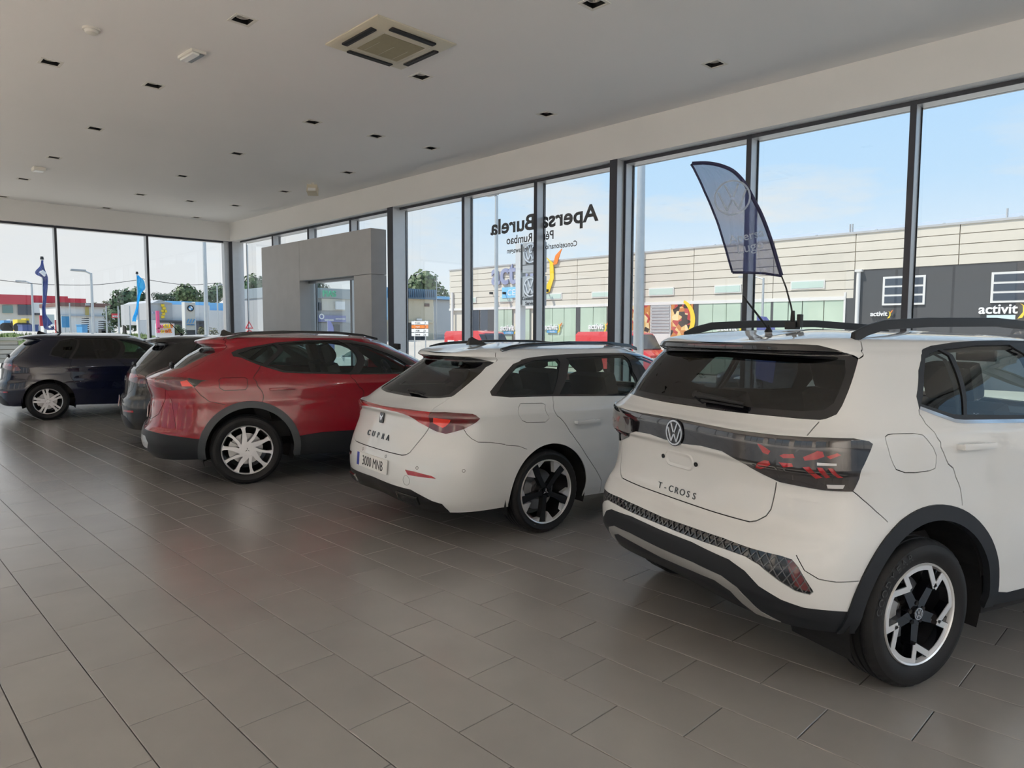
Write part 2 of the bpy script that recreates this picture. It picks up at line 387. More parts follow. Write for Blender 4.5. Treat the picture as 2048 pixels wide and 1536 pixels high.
for (x, y), (px, py) in zip(lamps, DL):
    downlight(x, y, {(485, 40): 'square recessed ceiling lamp left of the air conditioning cassette, at the top edge',
                     (1188, 6): 'square recessed ceiling lamp cut by the top edge of the photo',
                     (101, 125): 'square recessed ceiling lamp just below the round smoke detector',
                     (307, 171): 'square recessed ceiling lamp near the silver emergency light',
                     (842, 153): 'square recessed ceiling lamp right under the corner of the air conditioning cassette',
                     (1429, 128): 'square recessed ceiling lamp alone above the feather flag side of the glazing',
                     (108, 315): 'square recessed ceiling lamp beside the small white ceiling box',
                     (569, 383): 'square recessed ceiling lamp just left of the hanging cream sensor',
                     (696, 345): 'square recessed ceiling lamp just right of the hanging cream sensor',
                     (393, 435): 'small recessed ceiling lamp nearest the far corner of the hall',
                     (190, 257): 'square recessed ceiling lamp between the emergency light and the small white box',
                     (1093, 228): 'square recessed ceiling lamp above the column beside the window lettering',
                     (752, 272): 'middle one of three white recessed lamps in a row beyond the cassette',
                     (625, 244): 'leftmost of three recessed lamps in a row beyond the cassette',
                     (862, 296): 'rightmost of three recessed lamps in a row beyond the cassette',
                     }.get((px, py), 'small square recessed lamp %s' % {(474, 307): 'in the middle of the ceiling, above the red car', (365, 352): 'in the second row left of the hanging sensor',
                      (47, 358): 'below the small white box near the left edge', (281, 389): 'above the cyan flag near the far fascia', (380, 402): 'above the third far window, one row from the corner',
                      (5, 393): 'cut by the left edge of the photo', (213, 416): 'closest to the far fascia, above the street lamp', (471, 411): 'above the far corner post'}.get((px, py), '')))
for i, (x, y) in enumerate(lit):
    downlight(x, y, 'lit warm recessed ceiling lamp in the back part of the hall', True)
    ld = D.lights.new('downlight', 'AREA'); ld.shape = 'DISK'; ld.size = .1; ld.spread = math.radians(75); ld.energy = LAMP_W; ld.color = (1, .91, .82)
    lo = D.objects.new('downlight', ld); C.objects.link(lo); lo.location = (x, y, CEIL-.01)

for x, y in FILL:
    downlight(x, y, 'unseen cool fill lamp added to brighten the sides of the cars', True)
    ld = D.lights.new('fill_lamp', 'AREA'); ld.shape = 'DISK'; ld.size = .14; ld.energy = FILL_W; ld.color = (.82, .92, 1.)
    lo = D.objects.new('fill_lamp', ld); C.objects.link(lo); lo.location = (x, y, CEIL-.01)

# things on the ceiling
def cassette():
    cs = [onZ(x, y, CEIL-.02)[:2] for x, y in ((652, 92), (757, 33), (914, 90), (800, 141))]
    c = sum(cs)/4; h = sum(np.linalg.norm(a-c) for a in cs)/4/math.sqrt(2)
    a = cs[1]-cs[0]; rz = math.atan2(a[1], a[0])
    t = empty('air_conditioner', (c[0], c[1], CEIL), rz, 'cream square ceiling air conditioning cassette with four dark slots', 'air conditioner')
    cream = mat('cream plastic', (.62, .58, .46), .45); gr = mat('intake mesh', (.30, .27, .17), .7, noise=.06, nscale=30, bump=.3, bscale=300)
    P = MB(); g = h*.60
    # bevelled frame made as a ring of quads
    rings = [(h, -.001), (h, -.012), (h*.93, -.03), (g+.015, -.045), (g, -.045)]
    v = []
    for r, z in rings: v += [(-r, -r, z), (r, -r, z), (r, r, z), (-r, r, z)]
    f = []
    for k in range(len(rings)-1): f += [(k*4+i, k*4+(i+1) % 4, k*4+4+(i+1) % 4, k*4+4+i) for i in range(4)]
    P.add(v, f); P.obj('housing', cream, t, smooth=.5)
    MB().box((-g, -g, -.043), (g, g, -.02)).obj('intake_frame', cream, t)
    MB().box((-g*.86, -g*.86, -.047), (g*.86, g*.86, -.03)).obj('intake_grille', gr, t)
    sl = MB()
    for k in range(3): sl.box((-g*.8, -g*.6+k*g*.6, -.0478), (g*.2, -g*.6+k*g*.6+.004, -.046))
    sl.obj('grille_line', cream, t)
    for k in range(4):
        M = Matrix.Rotation(k*PI/2, 4, 'Z')
        s = MB(); w = (h+g)/2
        s.box((-h*.56, w-.035, -.052), (h*.56, w+.03, -.030), M); o = s.obj('air_slot', LB, t, bevel=.008)
        MB().box((-h*.54, w-.02, -.054), (h*.54, w-.012, -.05), M).obj('louver', mat('slot louver', (.05, .045, .04), .5), o)
cassette()
p = onZ(183, 64, CEIL-.03)
t = empty('smoke_detector', (p[0], p[1], CEIL), 0, 'round cream smoke detector on the ceiling above the left edge', 'smoke detector')
MB().lathe([(.001, -.052), (.04, -.05), (.055, -.04), (.06, -.02), (.062, 0)], 24, 'z').obj('cover', M_whitep, t, smooth=.7)
ring = MB(); ring_vf(ring, .06, .078, -.018, 0, 24); ring.obj('base_ring', M_whitep, t)
p = onZ(384, 114, CEIL-.03)
t = empty('emergency_light', (p[0], p[1], CEIL), math.radians(4), 'silver and white rectangular emergency light on the ceiling', 'emergency light')
MB().box((-.17, -.075, -.03), (.17, .075, 0)).obj('housing', M_whitep, t, bevel=.006)
MB().box((-.15, -.012, -.05), (.15, .06, -.028)).obj('diffuser', mat('frosted diffuser', (.85, .85, .82), .2), t, bevel=.01)
MB().box((-.15, -.062, -.04), (.15, -.016, -.028)).obj('reflector_strip', M_alu, t, bevel=.004)
p = onZ(77, 338, CEIL-.02)
t = empty('ceiling_box', (p[0], p[1], CEIL), 0, 'small white rectangular box on the ceiling near the left edge', 'box')
MB().box((-.12, -.09, -.06), (.12, .09, 0)).obj('housing', M_whitep, t, bevel=.012)
MB().box((-.10, -.07, -.066), (.10, .07, -.058)).obj('cover', mat('frosted diffuser'), t, bevel=.003)
p = onZ(625, 366, CEIL)
t = empty('motion_sensor', (p[0], p[1], CEIL), math.radians(-40), 'cream boxy motion sensor hanging from the ceiling on a bracket', 'sensor')
MB().cyl((0, 0, 0), (0, 0, -.05), .03, .022, 14).obj('bracket', M_whitep, t, smooth=.7)
M = Matrix.Translation((0, 0, -.13)) @ Matrix.Rotation(.35, 4, 'Y')
MB().box((-.085, -.10, -.085), (.085, .10, .07), M).obj('housing', mat('cream plastic'), t, bevel=.01)
MB().box((-.090, -.075, -.07), (-.083, .075, -.01), M).obj('lens', mat('frosted diffuser'), t, bevel=.002)

# grey entrance portal in front of the glazing
PT = mat('portal grey', (.50, .505, .51), .5, noise=.05, nscale=3, bump=.05, bscale=80)
def portal():
    yf, yb = -7.76, -8.12
    P = lambda px, py: onY(px, py, yf)
    x0, x1 = P(742, 500)[0], P(524, 560)[0]; top = P(742, 455)[2]
    xo0, xo1 = P(708, 600)[0], P(600, 600)[0]; zo = P(660, 556)[2]
    t = empty('entrance_portal', ((x0+x1)/2, yf, 0), 0, 'large grey box portal framing the glass door by the far corner', 'portal')
    o = -(x0+x1)/2; g = .004
    def bx(a, b, z0, z1): return MB().box((a+o+g, 0, z0+g), (b+o-g, yb-yf, z1-g))
    bx(xo1, x1, 0, top).obj('left_pier', PT, t, bevel=.006)
    bx(x0, xo0, 0, zo-.0).obj('right_pier', PT, t, bevel=.006)
    bx(x0, xo1, zo, top).obj('lintel', PT, t, bevel=.006)
    MB().box((xo0+o+.0, -.20, 0), (xo0+o+.17, -.33, zo-.03)).obj('door_jamb', M_gloss, t)
    MB().box((xo0+o+.17, -.26, 0), (xo1+o, -.27, zo)).obj('door_pane', glass('door glass', (.95, .97, .97), 1.3), t)
    MB().box((xo0+o+.0, -.22, zo-.05), (xo1+o, -.33, zo)).obj('door_head', M_alu, t)
portal()

# mirrored lettering stuck on the glass (read from the street)
GL = mat('window lettering grey', (.07, .075, .085), .7)
def glass_words():
    y = -8.25-.064
    A, B = onY(1196, 425, y), onY(983, 462, y)
    a0 = onY(1196, 441, y); b0 = onY(983, 467, y)
    w1 = A[0]-B[0]
    def line(s, pr, pl, base_px, cap, key):
        r, l = onY(pr, base_px[0], y), onY(pl, base_px[1], y)
        c = (r+l)/2; wid = abs(l[0]-r[0]); v, f = words(s, 1, 0, 1, .028 if key[0] == 'l' else .018); ww = max(p[0] for p in v)-min(p[0] for p in v)
        cx = (max(p[0] for p in v)+min(p[0] for p in v))/2
        size = cap/.7; sx = wid/(ww*size)
        v = [((p[0]-cx)*size*sx, p[1]*size, p[2]) for p in v]
        M = frame((c[0], y, c[2]), (1, 0, 0), (0, 0, 1))
        mb = MB().add(v, f, M); o = mb.obj('window_lettering', GL)
        return tag(o, key, 'lettering', 'lettering on the window')
    line('Apersa Burela', 1197, 981, (441, 469), .245, 'large mirrored dark lettering across the top of two window panes')
    line('Pérez Rumbao', 1107, 1013, (477, 489), .135, 'medium mirrored line of lettering under the large lettering')
    line('Concesionario Oficial Volkswagen', 1154, 1014, (494, 505), .085, 'small mirrored bottom line of lettering on the window')
glass_words()
# ------------------------------------------------------------------ car bodies: a smooth hull P(t, r); t runs from the tail round the side to the nose,
# r from the sill to the roof; each row: tail x, z, corner length, exponent, half width, side z rear, side z front, nose x, z, corner length, exponent
def pchip(Y):
    # knots at 0..n-1 ; returns function r-> value (monotone cubic), Y (n,k)
    Y=np.asarray(Y,float);d=np.diff(Y,axis=0);m=np.zeros_like(Y)
    a,b=d[:-1],d[1:]
    with np.errstate(divide='ignore',invalid='ignore'):
        hm=np.where(a*b>0,2*a*b/(a+b),0)
    m[1:-1]=np.nan_to_num(hm);m[0]=d[0];m[-1]=d[-1]
    def f(r):
        r=np.clip(np.asarray(r,float),0,len(Y)-1-1e-9);i=r.astype(int);t=(r-i)[...,None]
        y0,y1,m0,m1=Y[i],Y[i+1],m[i],m[i+1]
        return y0*(1+2*t)*(1-t)**2+m0*t*(1-t)**2+y1*t*t*(3-2*t)+m1*t*t*(t-1)
    return f
TR,TF=.42,.74
class Hull:
    # rows: xr,zr,L,n,w,zs0,zs1,xf,zf,Lf,nf
    def __init__(s,rows,bar=.03,xm=1.3,bulges=()):
        s.N=len(rows);s.f=pchip(rows);s.bar,s.xm,s.bulges=bar,xm,bulges
    def __call__(s,t,r):
        t=np.asarray(t,float);v=s.f(np.asarray(r,float))
        xr,zr,L,n,w,z0,z1,xf,zf,Lf,nf=[v[...,i] for i in range(11)]
        def corner(u,n):  # u 0..1 from centre to side
            th=u*np.pi/2;c,q=np.abs(np.cos(th)),np.abs(np.sin(th))
            rho=(c**n+q**n)**(-1/n);return rho*c,rho*q
        u=np.clip(t/TR,0,1);cr,sr=corner(u,n)
        u2=np.clip((1-t)/(1-TF),0,1);cf,sf=corner(u2,nf)
        k=np.clip((t-TR)/(TF-TR),0,1)
        xa,xb=xr+L,xf-Lf
        x=np.where(t<TR,xr+L-L*cr,np.where(t>TF,xf-Lf+Lf*cf,xa+(xb-xa)*k))
        y=w*np.where(t<TR,sr,np.where(t>TF,sf,1))
        sm=lambda a:a*a*(3-2*a)
        z=np.where(t<TR,zr+(z0-zr)*sm(sr),np.where(t>TF,zf+(z1-zf)*sm(sf),z0+(z1-z0)*k))
        y=y*(1-s.bar*((x-s.xm)/2)**2)
        for (bx,bz,sx,sz,a) in s.bulges:
            y=y+np.sign(y)*a*np.exp(-((x-bx)/sx)**2-((z-bz)/sz)**2)*np.clip(np.abs(y)/.5,0,1)
        return np.stack([x,-y,z],-1)   # right side is y<0
    def grid(s,nt=240,nr=None):
        nr=nr or s.N*8
        T,R=np.meshgrid(np.linspace(0,1,nt),np.linspace(0,s.N-1,nr),indexing='ij');return T,R,s(T,R)

def rows(txt): return [tuple(float(x) for x in l.split()) for l in txt.strip().splitlines()]
TCR = rows('''
-.65 .335 .5 3.2 .845 .3 .215 3.26 .2 .5 3
-.71 .4 .5 3.2 .866 .37 .27 3.33 .26 .5 3
-.745 .47 .52 3.2 .872 .44 .38 3.37 .36 .52 3
-.748 .54 .53 3.2 .88 .53 .5 3.385 .46 .55 3
-.735 .6 .53 3.2 .882 .62 .6 3.385 .56 .57 3
-.702 .66 .51 3.2 .88 .68 .67 3.38 .63 .57 3
-.668 .7 .5 3.2 .878 .72 .71 3.37 .68 .57 3
-.645 .76 .5 3.2 .872 .79 .78 3.35 .74 .57 3
-.635 .88 .49 3.2 .868 .88 .86 3.3 .8 .58 3
-.64 .96 .47 3.2 .868 .955 .94 3.24 .85 .6 3
-.662 .995 .47 3.4 .868 .985 .97 3.1 .9 .65 2.8
-.662 1.06 .46 3.4 .866 1.06 1.01 2.75 .97 .6 2.6
-.655 1.11 .44 3.4 .862 1.105 1.06 2.4 1.03 .5 2.6
-.615 1.135 .42 3.2 .845 1.14 1.1 2.22 1.07 .45 2.6
-.565 1.175 .4 3.2 .825 1.18 1.13 2.15 1.1 .45 2.6
-.5 1.29 .37 3.2 .775 1.29 1.27 1.95 1.25 .45 2.6
-.42 1.41 .33 3.2 .715 1.4 1.4 1.68 1.4 .42 2.6
-.385 1.445 .31 3.2 .69 1.44 1.44 1.6 1.45 .42 2.6
-.43 1.462 .32 3.2 .665 1.465 1.465 1.53 1.485 .42 2.6
-.43 1.478 .32 3.2 .645 1.485 1.485 1.48 1.505 .42 2.6
-.405 1.488 .3 3 .61 1.51 1.505 1.43 1.52 .42 2.6
-.28 1.505 .25 2.6 .5 1.535 1.525 1.33 1.535 .4 2.4
-.08 1.528 .2 2.4 .3 1.552 1.54 1.2 1.548 .35 2.4
.15 1.545 .15 2.2 .001 1.56 1.548 1.05 1.555 .2 2.2''')
LER = rows('''
-.962 .29 .55 3 .84 .245 .16 3.45 .17 .6 2.8
-1.017 .37 .58 3 .875 .33 .24 3.53 .24 .62 2.8
-1.032 .46 .6 3 .895 .44 .38 3.56 .36 .65 2.8
-1.027 .55 .6 3 .9 .55 .5 3.57 .48 .65 2.8
-1.007 .63 .6 3 .9 .63 .6 3.56 .58 .65 2.8
-.982 .72 .6 2.9 .893 .72 .7 3.53 .66 .65 2.8
-.947 .83 .58 2.8 .885 .82 .79 3.46 .72 .65 2.6
-.937 .895 .57 2.8 .885 .885 .855 3.3 .78 .65 2.6
-.957 .93 .57 2.8 .883 .925 .89 3 .84 .6 2.6
-.947 .955 .57 2.8 .875 .955 .92 2.75 .88 .6 2.6
-.882 .975 .53 2.6 .862 .985 .95 2.45 .92 .5 2.6
-.78 1.01 .47 2.6 .835 1.05 1 2.28 .97 .5 2.6
-.62 1.13 .44 2.5 .765 1.15 1.12 2.05 1.1 .5 2.6
-.47 1.25 .42 2.5 .7 1.25 1.24 1.78 1.23 .5 2.6
-.4 1.305 .42 2.5 .665 1.31 1.31 1.62 1.31 .5 2.6
-.46 1.345 .42 2.6 .63 1.35 1.35 1.5 1.36 .5 2.6
-.45 1.36 .4 2.6 .6 1.375 1.37 1.43 1.38 .5 2.6
-.4 1.37 .38 2.5 .56 1.4 1.395 1.38 1.395 .5 2.6
-.28 1.392 .3 2.4 .44 1.42 1.41 1.28 1.415 .45 2.4
-.1 1.415 .25 2.2 .25 1.436 1.43 1.15 1.43 .35 2.2
.1 1.435 .15 2 .001 1.447 1.44 1 1.44 .2 2''')
FOR = rows('''
-.89 .3 .55 3 .86 .28 .22 3.4 .2 .55 2.8
-.95 .37 .57 3 .895 .36 .3 3.5 .28 .58 2.8
-.965 .45 .58 3 .915 .45 .42 3.54 .4 .6 2.8
-.955 .53 .58 3 .92 .54 .52 3.55 .5 .6 2.8
-.915 .59 .57 3 .92 .6 .58 3.55 .58 .6 2.8
-.89 .67 .55 3 .915 .68 .67 3.53 .66 .6 2.8
-.88 .76 .54 2.9 .908 .77 .76 3.5 .74 .6 2.8
-.87 .86 .53 2.8 .9 .86 .85 3.42 .8 .6 2.7
-.885 .93 .53 2.8 .9 .93 .915 3.25 .86 .6 2.6
-.9 .99 .52 2.8 .897 .995 .96 2.95 .92 .6 2.6
-.91 1.04 .5 2.8 .885 1.055 1.01 2.55 .97 .5 2.6
-.82 1.09 .47 2.6 .862 1.11 1.05 2.3 1.01 .5 2.6
-.7 1.14 .44 2.6 .83 1.165 1.1 2.18 1.06 .5 2.6
-.53 1.27 .42 2.5 .76 1.27 1.23 1.95 1.22 .5 2.6
-.38 1.36 .4 2.5 .7 1.36 1.34 1.7 1.35 .5 2.6
-.44 1.4 .4 2.6 .665 1.41 1.4 1.56 1.42 .5 2.6
-.44 1.415 .38 2.6 .64 1.435 1.425 1.48 1.445 .5 2.6
-.38 1.43 .35 2.4 .6 1.462 1.455 1.42 1.465 .5 2.6
-.25 1.45 .3 2.4 .46 1.485 1.475 1.32 1.485 .45 2.4
-.05 1.475 .25 2.2 .25 1.503 1.49 1.18 1.498 .35 2.2
.15 1.495 .15 2 .001 1.51 1.5 1.05 1.507 .2 2''')
GOR = rows('''
-.66 .3 .5 3 .84 .25 .17 3.3 .18 .55 2.8
-.68 .37 .52 3 .87 .33 .25 3.4 .26 .58 2.8
-.69 .46 .54 3 .888 .44 .38 3.44 .38 .6 2.8
-.695 .55 .54 3 .895 .54 .5 3.45 .48 .6 2.8
-.68 .63 .54 3 .895 .63 .6 3.45 .58 .6 2.8
-.64 .67 .5 3 .89 .7 .69 3.43 .66 .6 2.8
-.63 .72 .5 2.9 .886 .76 .75 3.4 .72 .6 2.8
-.62 .8 .5 2.8 .882 .82 .8 3.34 .76 .6 2.7
-.61 .88 .49 2.8 .88 .885 .86 3.2 .8 .6 2.6
-.59 .95 .47 2.8 .872 .95 .91 2.9 .87 .6 2.6
-.565 1 .45 2.8 .855 1.01 .97 2.5 .92 .5 2.6
-.53 1.04 .42 2.6 .83 1.06 1.01 2.3 .97 .5 2.6
-.42 1.17 .38 2.5 .765 1.17 1.14 2.05 1.12 .5 2.6
-.3 1.29 .35 2.5 .7 1.29 1.28 1.78 1.27 .5 2.6
-.24 1.345 .33 2.5 .66 1.35 1.35 1.62 1.35 .5 2.6
-.38 1.375 .35 2.6 .62 1.385 1.385 1.52 1.395 .5 2.6
-.38 1.392 .34 2.6 .6 1.405 1.4 1.45 1.41 .5 2.6
-.32 1.405 .3 2.4 .55 1.43 1.425 1.4 1.43 .5 2.6
-.2 1.425 .28 2.4 .43 1.45 1.44 1.3 1.445 .45 2.4
0 1.445 .2 2.2 .24 1.464 1.455 1.17 1.457 .35 2.2
.2 1.46 .15 2 .001 1.472 1.462 1.05 1.467 .2 2''')

CA, CB = 5.0, .09
def inpoly(P, poly):
    x, y = P[:, 0], P[:, 1]; ins = np.zeros(len(P), bool); n = len(poly); j = n-1
    for i in range(n):
        xi, yi = poly[i]; xj, yj = poly[j]
        c = ((yi > y) != (yj > y))
        with np.errstate(divide='ignore', invalid='ignore'): ins ^= c & (x < (xj-xi)*(y-yi)/(yj-yi)+xi)
        j = i
    return ins
def smooth_poly(p, closed=True, n=4):
    p = np.array(p, float); N = len(p); out = []
    rng = range(N if closed else N-1)
    for i in rng:
        g = lambda k: p[k % N] if closed else p[min(max(k, 0), N-1)]
        a, b, c, d = g(i-1), g(i), g(i+1), g(i+2)
        for k in range(n):
            t = k/n; out.append(.5*((2*b)+(c-a)*t+(2*a-5*b+4*c-d)*t*t+(3*b-a-3*c+d)*t**3))
    if not closed: out.append(p[-1])
    return [tuple(q) for q in out]
TAB = {}
class Body:
    def __init__(s, H, root, nt=(64, 46, 22), sub=5):
        s.H, s.root, s.reg, s.gaps = H, root, [], []
        a, b, c = nt
        s.ts = np.concatenate([np.linspace(0, TR, a, endpoint=False), np.linspace(TR, TF, b, endpoint=False), np.linspace(TF, 1, c)])
        s.rs = np.linspace(0, H.N-1, (H.N-1)*sub+1)
    def table(s):
        k = id(s.H)
        if k not in TAB:
            tt, rr = np.linspace(0, 1, 401), np.linspace(0, s.H.N-1, s.H.N*16); T, R = np.meshgrid(tt, rr, indexing='ij'); P = s.H(T, R)
            TAB[k] = (rr, np.maximum.accumulate(P[..., 2], 1)+np.arange(len(rr))*1e-9, P[..., 0], s.H)
        return TAB[k]
    def r_of(s, t, z, wantx=False):
        rr, Z, X, _ = s.table(); t = np.clip(np.atleast_1d(np.asarray(t, float)), 0, 1); z = np.broadcast_to(np.asarray(z, float), t.shape)
        f = t*400; i = np.minimum(f.astype(int), 399); a = (f-i)[:, None]; zc = Z[i]*(1-a)+Z[i+1]*a; n = len(t); q = np.arange(n)
        j = np.clip((zc < z[:, None]).sum(1), 1, len(rr)-1); z0, z1 = zc[q, j-1], zc[q, j]; w = np.clip((z-z0)/np.maximum(z1-z0, 1e-9), 0, 1)
        r = rr[j-1]+(rr[j]-rr[j-1])*w; r = np.where(z < zc[:, 0], -.4, r)
        if not wantx: return r
        return X[i, j-1]*(1-a[:, 0])*(1-w)+X[i+1, j-1]*a[:, 0]*(1-w)+X[i, j]*(1-a[:, 0])*w+X[i+1, j]*a[:, 0]*w
    def t_of(s, x, z):
        x = np.atleast_1d(np.asarray(x, float)); z = np.atleast_1d(np.asarray(z, float)); lo = np.zeros_like(x); hi = np.ones_like(x)
        for _ in range(20):
            m = (lo+hi)/2; g = s.r_of(m, z, True) < x; lo = np.where(g, m, lo); hi = np.where(g, hi, m)
        return (lo+hi)/2
    def tz(s, pts):
        p = np.array([q[:2] for q in pts], float); S_ = np.array([len(q) == 3 for q in pts])
        if S_.any(): p[S_, 0] = s.t_of(p[S_, 0], p[S_, 1])
        return p
    def conv(s, pts, closed=True, step=.025):
        """outline points, (t, z) or side view (x, z, 0), to a dense (t, r) outline"""
        tz = s.tz(pts); out = []
        for i in range(len(tz) if closed else len(tz)-1):
            a, b = tz[i], tz[(i+1) % len(tz)]
            n = max(1, int(max(abs(b[0]-a[0])*5, abs(b[1]-a[1]))/step))
            out += [a+(b-a)*k/n for k in range(n)]
        if not closed: out.append(tz[-1])
        out = np.array(out); r = s.r_of(out[:, 0], out[:, 1])
        return np.stack([np.where(out[:, 0] < 0, -.02, out[:, 0]), r], -1)
    def nrm(s, t, r):
        t = np.clip(t, 0, 1); r = np.clip(r, 0, s.H.N-1); h = 2e-4; hr = 2e-3
        a = s.H(np.minimum(t+h, 1), r)-s.H(np.maximum(t-h, 0), r); b = s.H(t, np.minimum(r+hr, s.H.N-1))-s.H(t, np.maximum(r-hr, 0))
        a = np.where((t < 1e-6)[..., None], np.array([0, -1., 0]), a)
        n = np.cross(a, b); n /= np.linalg.norm(n, axis=-1, keepdims=True)+1e-12
        return n
    def at(s, t, z, off=0., side=1, up=None):
        """matrix on the surface: x along the body (to the right as seen from outside), y up, z outward"""
        r = max(0., float(s.r_of(t, z)[0])); P = s.H(t, r); N = s.nrm(np.array([t]), np.array([max(r, .001)]))[0]
        a = s.H(min(t+.004, 1), r)-s.H(max(t-.004, 0), r); P = P+N*off
        if side < 0: P, N, a = P*[1, -1, 1], N*[1, -1, 1], a*[-1, 1, -1]
        x = a/np.linalg.norm(a); y = np.cross(N, x)
        return frame(P, x, y)
    def region(s, name, m, pts, off=0., skirt=.012, smooth=False, split=True):
        if smooth: pts = smooth_poly([p[:2] for p in pts]) if all(len(p) == 2 for p in pts) else [(*q, 0) for q in smooth_poly([p[:2] for p in pts])]
        s.reg.append(dict(name=name, m=m, poly=s.conv(pts), off=off, skirt=skirt, split=split)); return s
    def circle(s, name, m, cx, cz, R, off=0., skirt=.012, low=.0, x0=None, x1=None):
        A = np.linspace(-.15, PI+.15, 40); p = [(cx+R*math.cos(a), cz+R*math.sin(a), 0) for a in A]
        p = [(cx+R, low-.1, 0)]+p+[(cx-R, low-.1, 0)]
        return s.region(name, m, p, off, skirt)
    def gap(s, pts, w=.0055, smooth=False):
        tz = [tuple(q) for q in s.tz(pts)]
        if smooth: tz = smooth_poly(tz, False)
        c = s.conv(tz, False, .02); t, r = np.clip(c[:, 0], 0, 1), np.clip(c[:, 1], 0, s.H.N-1)
        P = s.H(t, r); h = 1e-3
        a = (s.H(np.minimum(t+h, 1), r)-s.H(np.maximum(t-h, 0), r))/(np.minimum(t+h, 1)-np.maximum(t-h, 0))[:, None]
        b = (s.H(t, np.minimum(r+.01, s.H.N-1))-s.H(t, np.maximum(r-.01, 0)))/(np.minimum(r+.01, s.H.N-1)-np.maximum(r-.01, 0))[:, None]
        d = np.gradient(P, axis=0); N = s.nrm(t, r); q = np.cross(N, d); q *= (w/2)/(np.linalg.norm(q, axis=1, keepdims=True)+1e-9)
        off = []
        for i in range(len(t)):
            J = np.stack([a[i], b[i]], 1); off.append(np.linalg.lstsq(J, q[i], rcond=None)[0])
        off = np.array(off); off = np.clip(off, [-.01, -.25], [.01, .25])
        s.gaps.append(np.concatenate([c+off, (c-off)[::-1]])); return s
    def build(s, paint, panels=(), shell='body_shell', liner=None):
        ts, rs = s.ts, s.rs; T, R = np.meshgrid(ts, rs, indexing='ij')
        pts = [np.stack([T.ravel()*CA, R.ravel()*CB], -1)]; edges = []; nt, nr = T.shape
        ix = lambda i, j: i*nr+j
        edges += [(ix(0, j), ix(0, j+1)) for j in range(nr-1)]+[(ix(nt-1, j), ix(nt-1, j+1)) for j in range(nr-1)]
        edges += [(ix(i, 0), ix(i+1, 0)) for i in range(nt-1)]+[(ix(i, nr-1), ix(i+1, nr-1)) for i in range(nt-1)]
        k = nt*nr; polys = []
        panels = [(n, s.conv(p)) for n, p in panels]
        for p in [g for g in s.gaps]+[g['poly'] for g in s.reg]+[p for n, p in panels]:
            q = p*[CA, CB]; polys.append(q); pts.append(q); n = len(q); edges += [(k+i, k+(i+1) % n) for i in range(n)]; k += n
        pts = np.concatenate(pts)
        v, e, f, *_ = delaunay_2d_cdt([Vector(p) for p in pts], edges, [], 0, 2e-5)
        V = np.array([tuple(p) for p in v]); F = np.array([tuple(t) for t in f if len(t) == 3])
        c = V[F].mean(1); ok = (c[:, 0] > 0) & (c[:, 0] < CA) & (c[:, 1] > 0) & (c[:, 1] < (s.H.N-1)*CB); F, c = F[ok], c[ok]
        t, r = np.clip(V[:, 0]/CA, 0, 1), np.clip(V[:, 1]/CB, 0, s.H.N-1)
        P = s.H(t, r); N = s.nrm(t, r)
        fn = np.cross(P[F[:, 1]]-P[F[:, 0]], P[F[:, 2]]-P[F[:, 0]]); area = np.linalg.norm(fn, axis=1); F, c, fn = F[area > 1e-10], c[area > 1e-10], fn[area > 1e-10]
        flip = (fn*N[F].mean(1)).sum(1) < 0; F[flip] = F[flip][:, ::-1]
        own = np.full(len(F), -1); ng = len(s.gaps); nreg = len(s.reg)
        # painted sub-panels lowest, then regions (first wins), gaps between regions of paint only
        for i in range(len(panels))[::-1]: own[inpoly(c, polys[ng+nreg+i])] = 1000+i
        for i in range(ng): own[inpoly(c, polys[i])] = 500+i
        for i in range(nreg)[::-1]: own[inpoly(c, polys[ng+i])] = i
        s.P, s.N = P, N; s.parts = {}
        def emit(name, m, sel, off, skirt, split, both=True):
            if not sel.any(): return
            fs = F[sel]; seam = c[sel][:, 0].min() < .06 or c[sel][:, 0].max() > CA-.12
            halves = [s.half(fs, t, off, skirt, sg) for sg in (1, -1)]
            if seam or not split: halves = [tuple(np.concatenate(x) if i != 1 else np.concatenate([x[0], x[1]+len(halves[0][0])]) for i, x in enumerate(zip(*halves)))]
            for co, tri, nv in halves:
                me = D.meshes.new(name); nt_ = len(tri)
                me.vertices.add(len(co)); me.vertices.foreach_set('co', co.astype(np.float32).ravel())
                me.loops.add(nt_*3); me.loops.foreach_set('vertex_index', tri.astype(np.int32).ravel())
                me.polygons.add(nt_); me.polygons.foreach_set('loop_start', np.arange(0, nt_*3, 3, dtype=np.int32))
                me.polygons.foreach_set('use_smooth', np.ones(nt_, bool)); me.update(); me.validate()
                me.normals_split_custom_set_from_vertices([tuple(q) for q in nv])
                o = link(name, me, m, s.root); s.parts.setdefault(name, []).append(o)
        for i, g in enumerate(s.reg):
            if g['m'] is not None: emit(g['name'], g['m'], own == i, g['off'], g['skirt'], g['split'])
        for i in range(ng): emit('panel_gap', M_dark, own == 500+i, -.007, 0, True)
        for i, (n, p) in enumerate(panels): emit(n, paint, own == 1000+i, 0, .008, True)
        emit(shell, paint, own == -1, 0, .008, False)
        if liner is not None:
            keep = (own >= 500) | (own == -1)
            for i, g in enumerate(s.reg):
                if g['m'] is not None and not g['m'].name.startswith('glass'): keep |= own == i
            keep &= P[F].mean(1)[:, 2] > .42
            emit('interior_lining', liner, keep, -.035, 0, False)
        return s
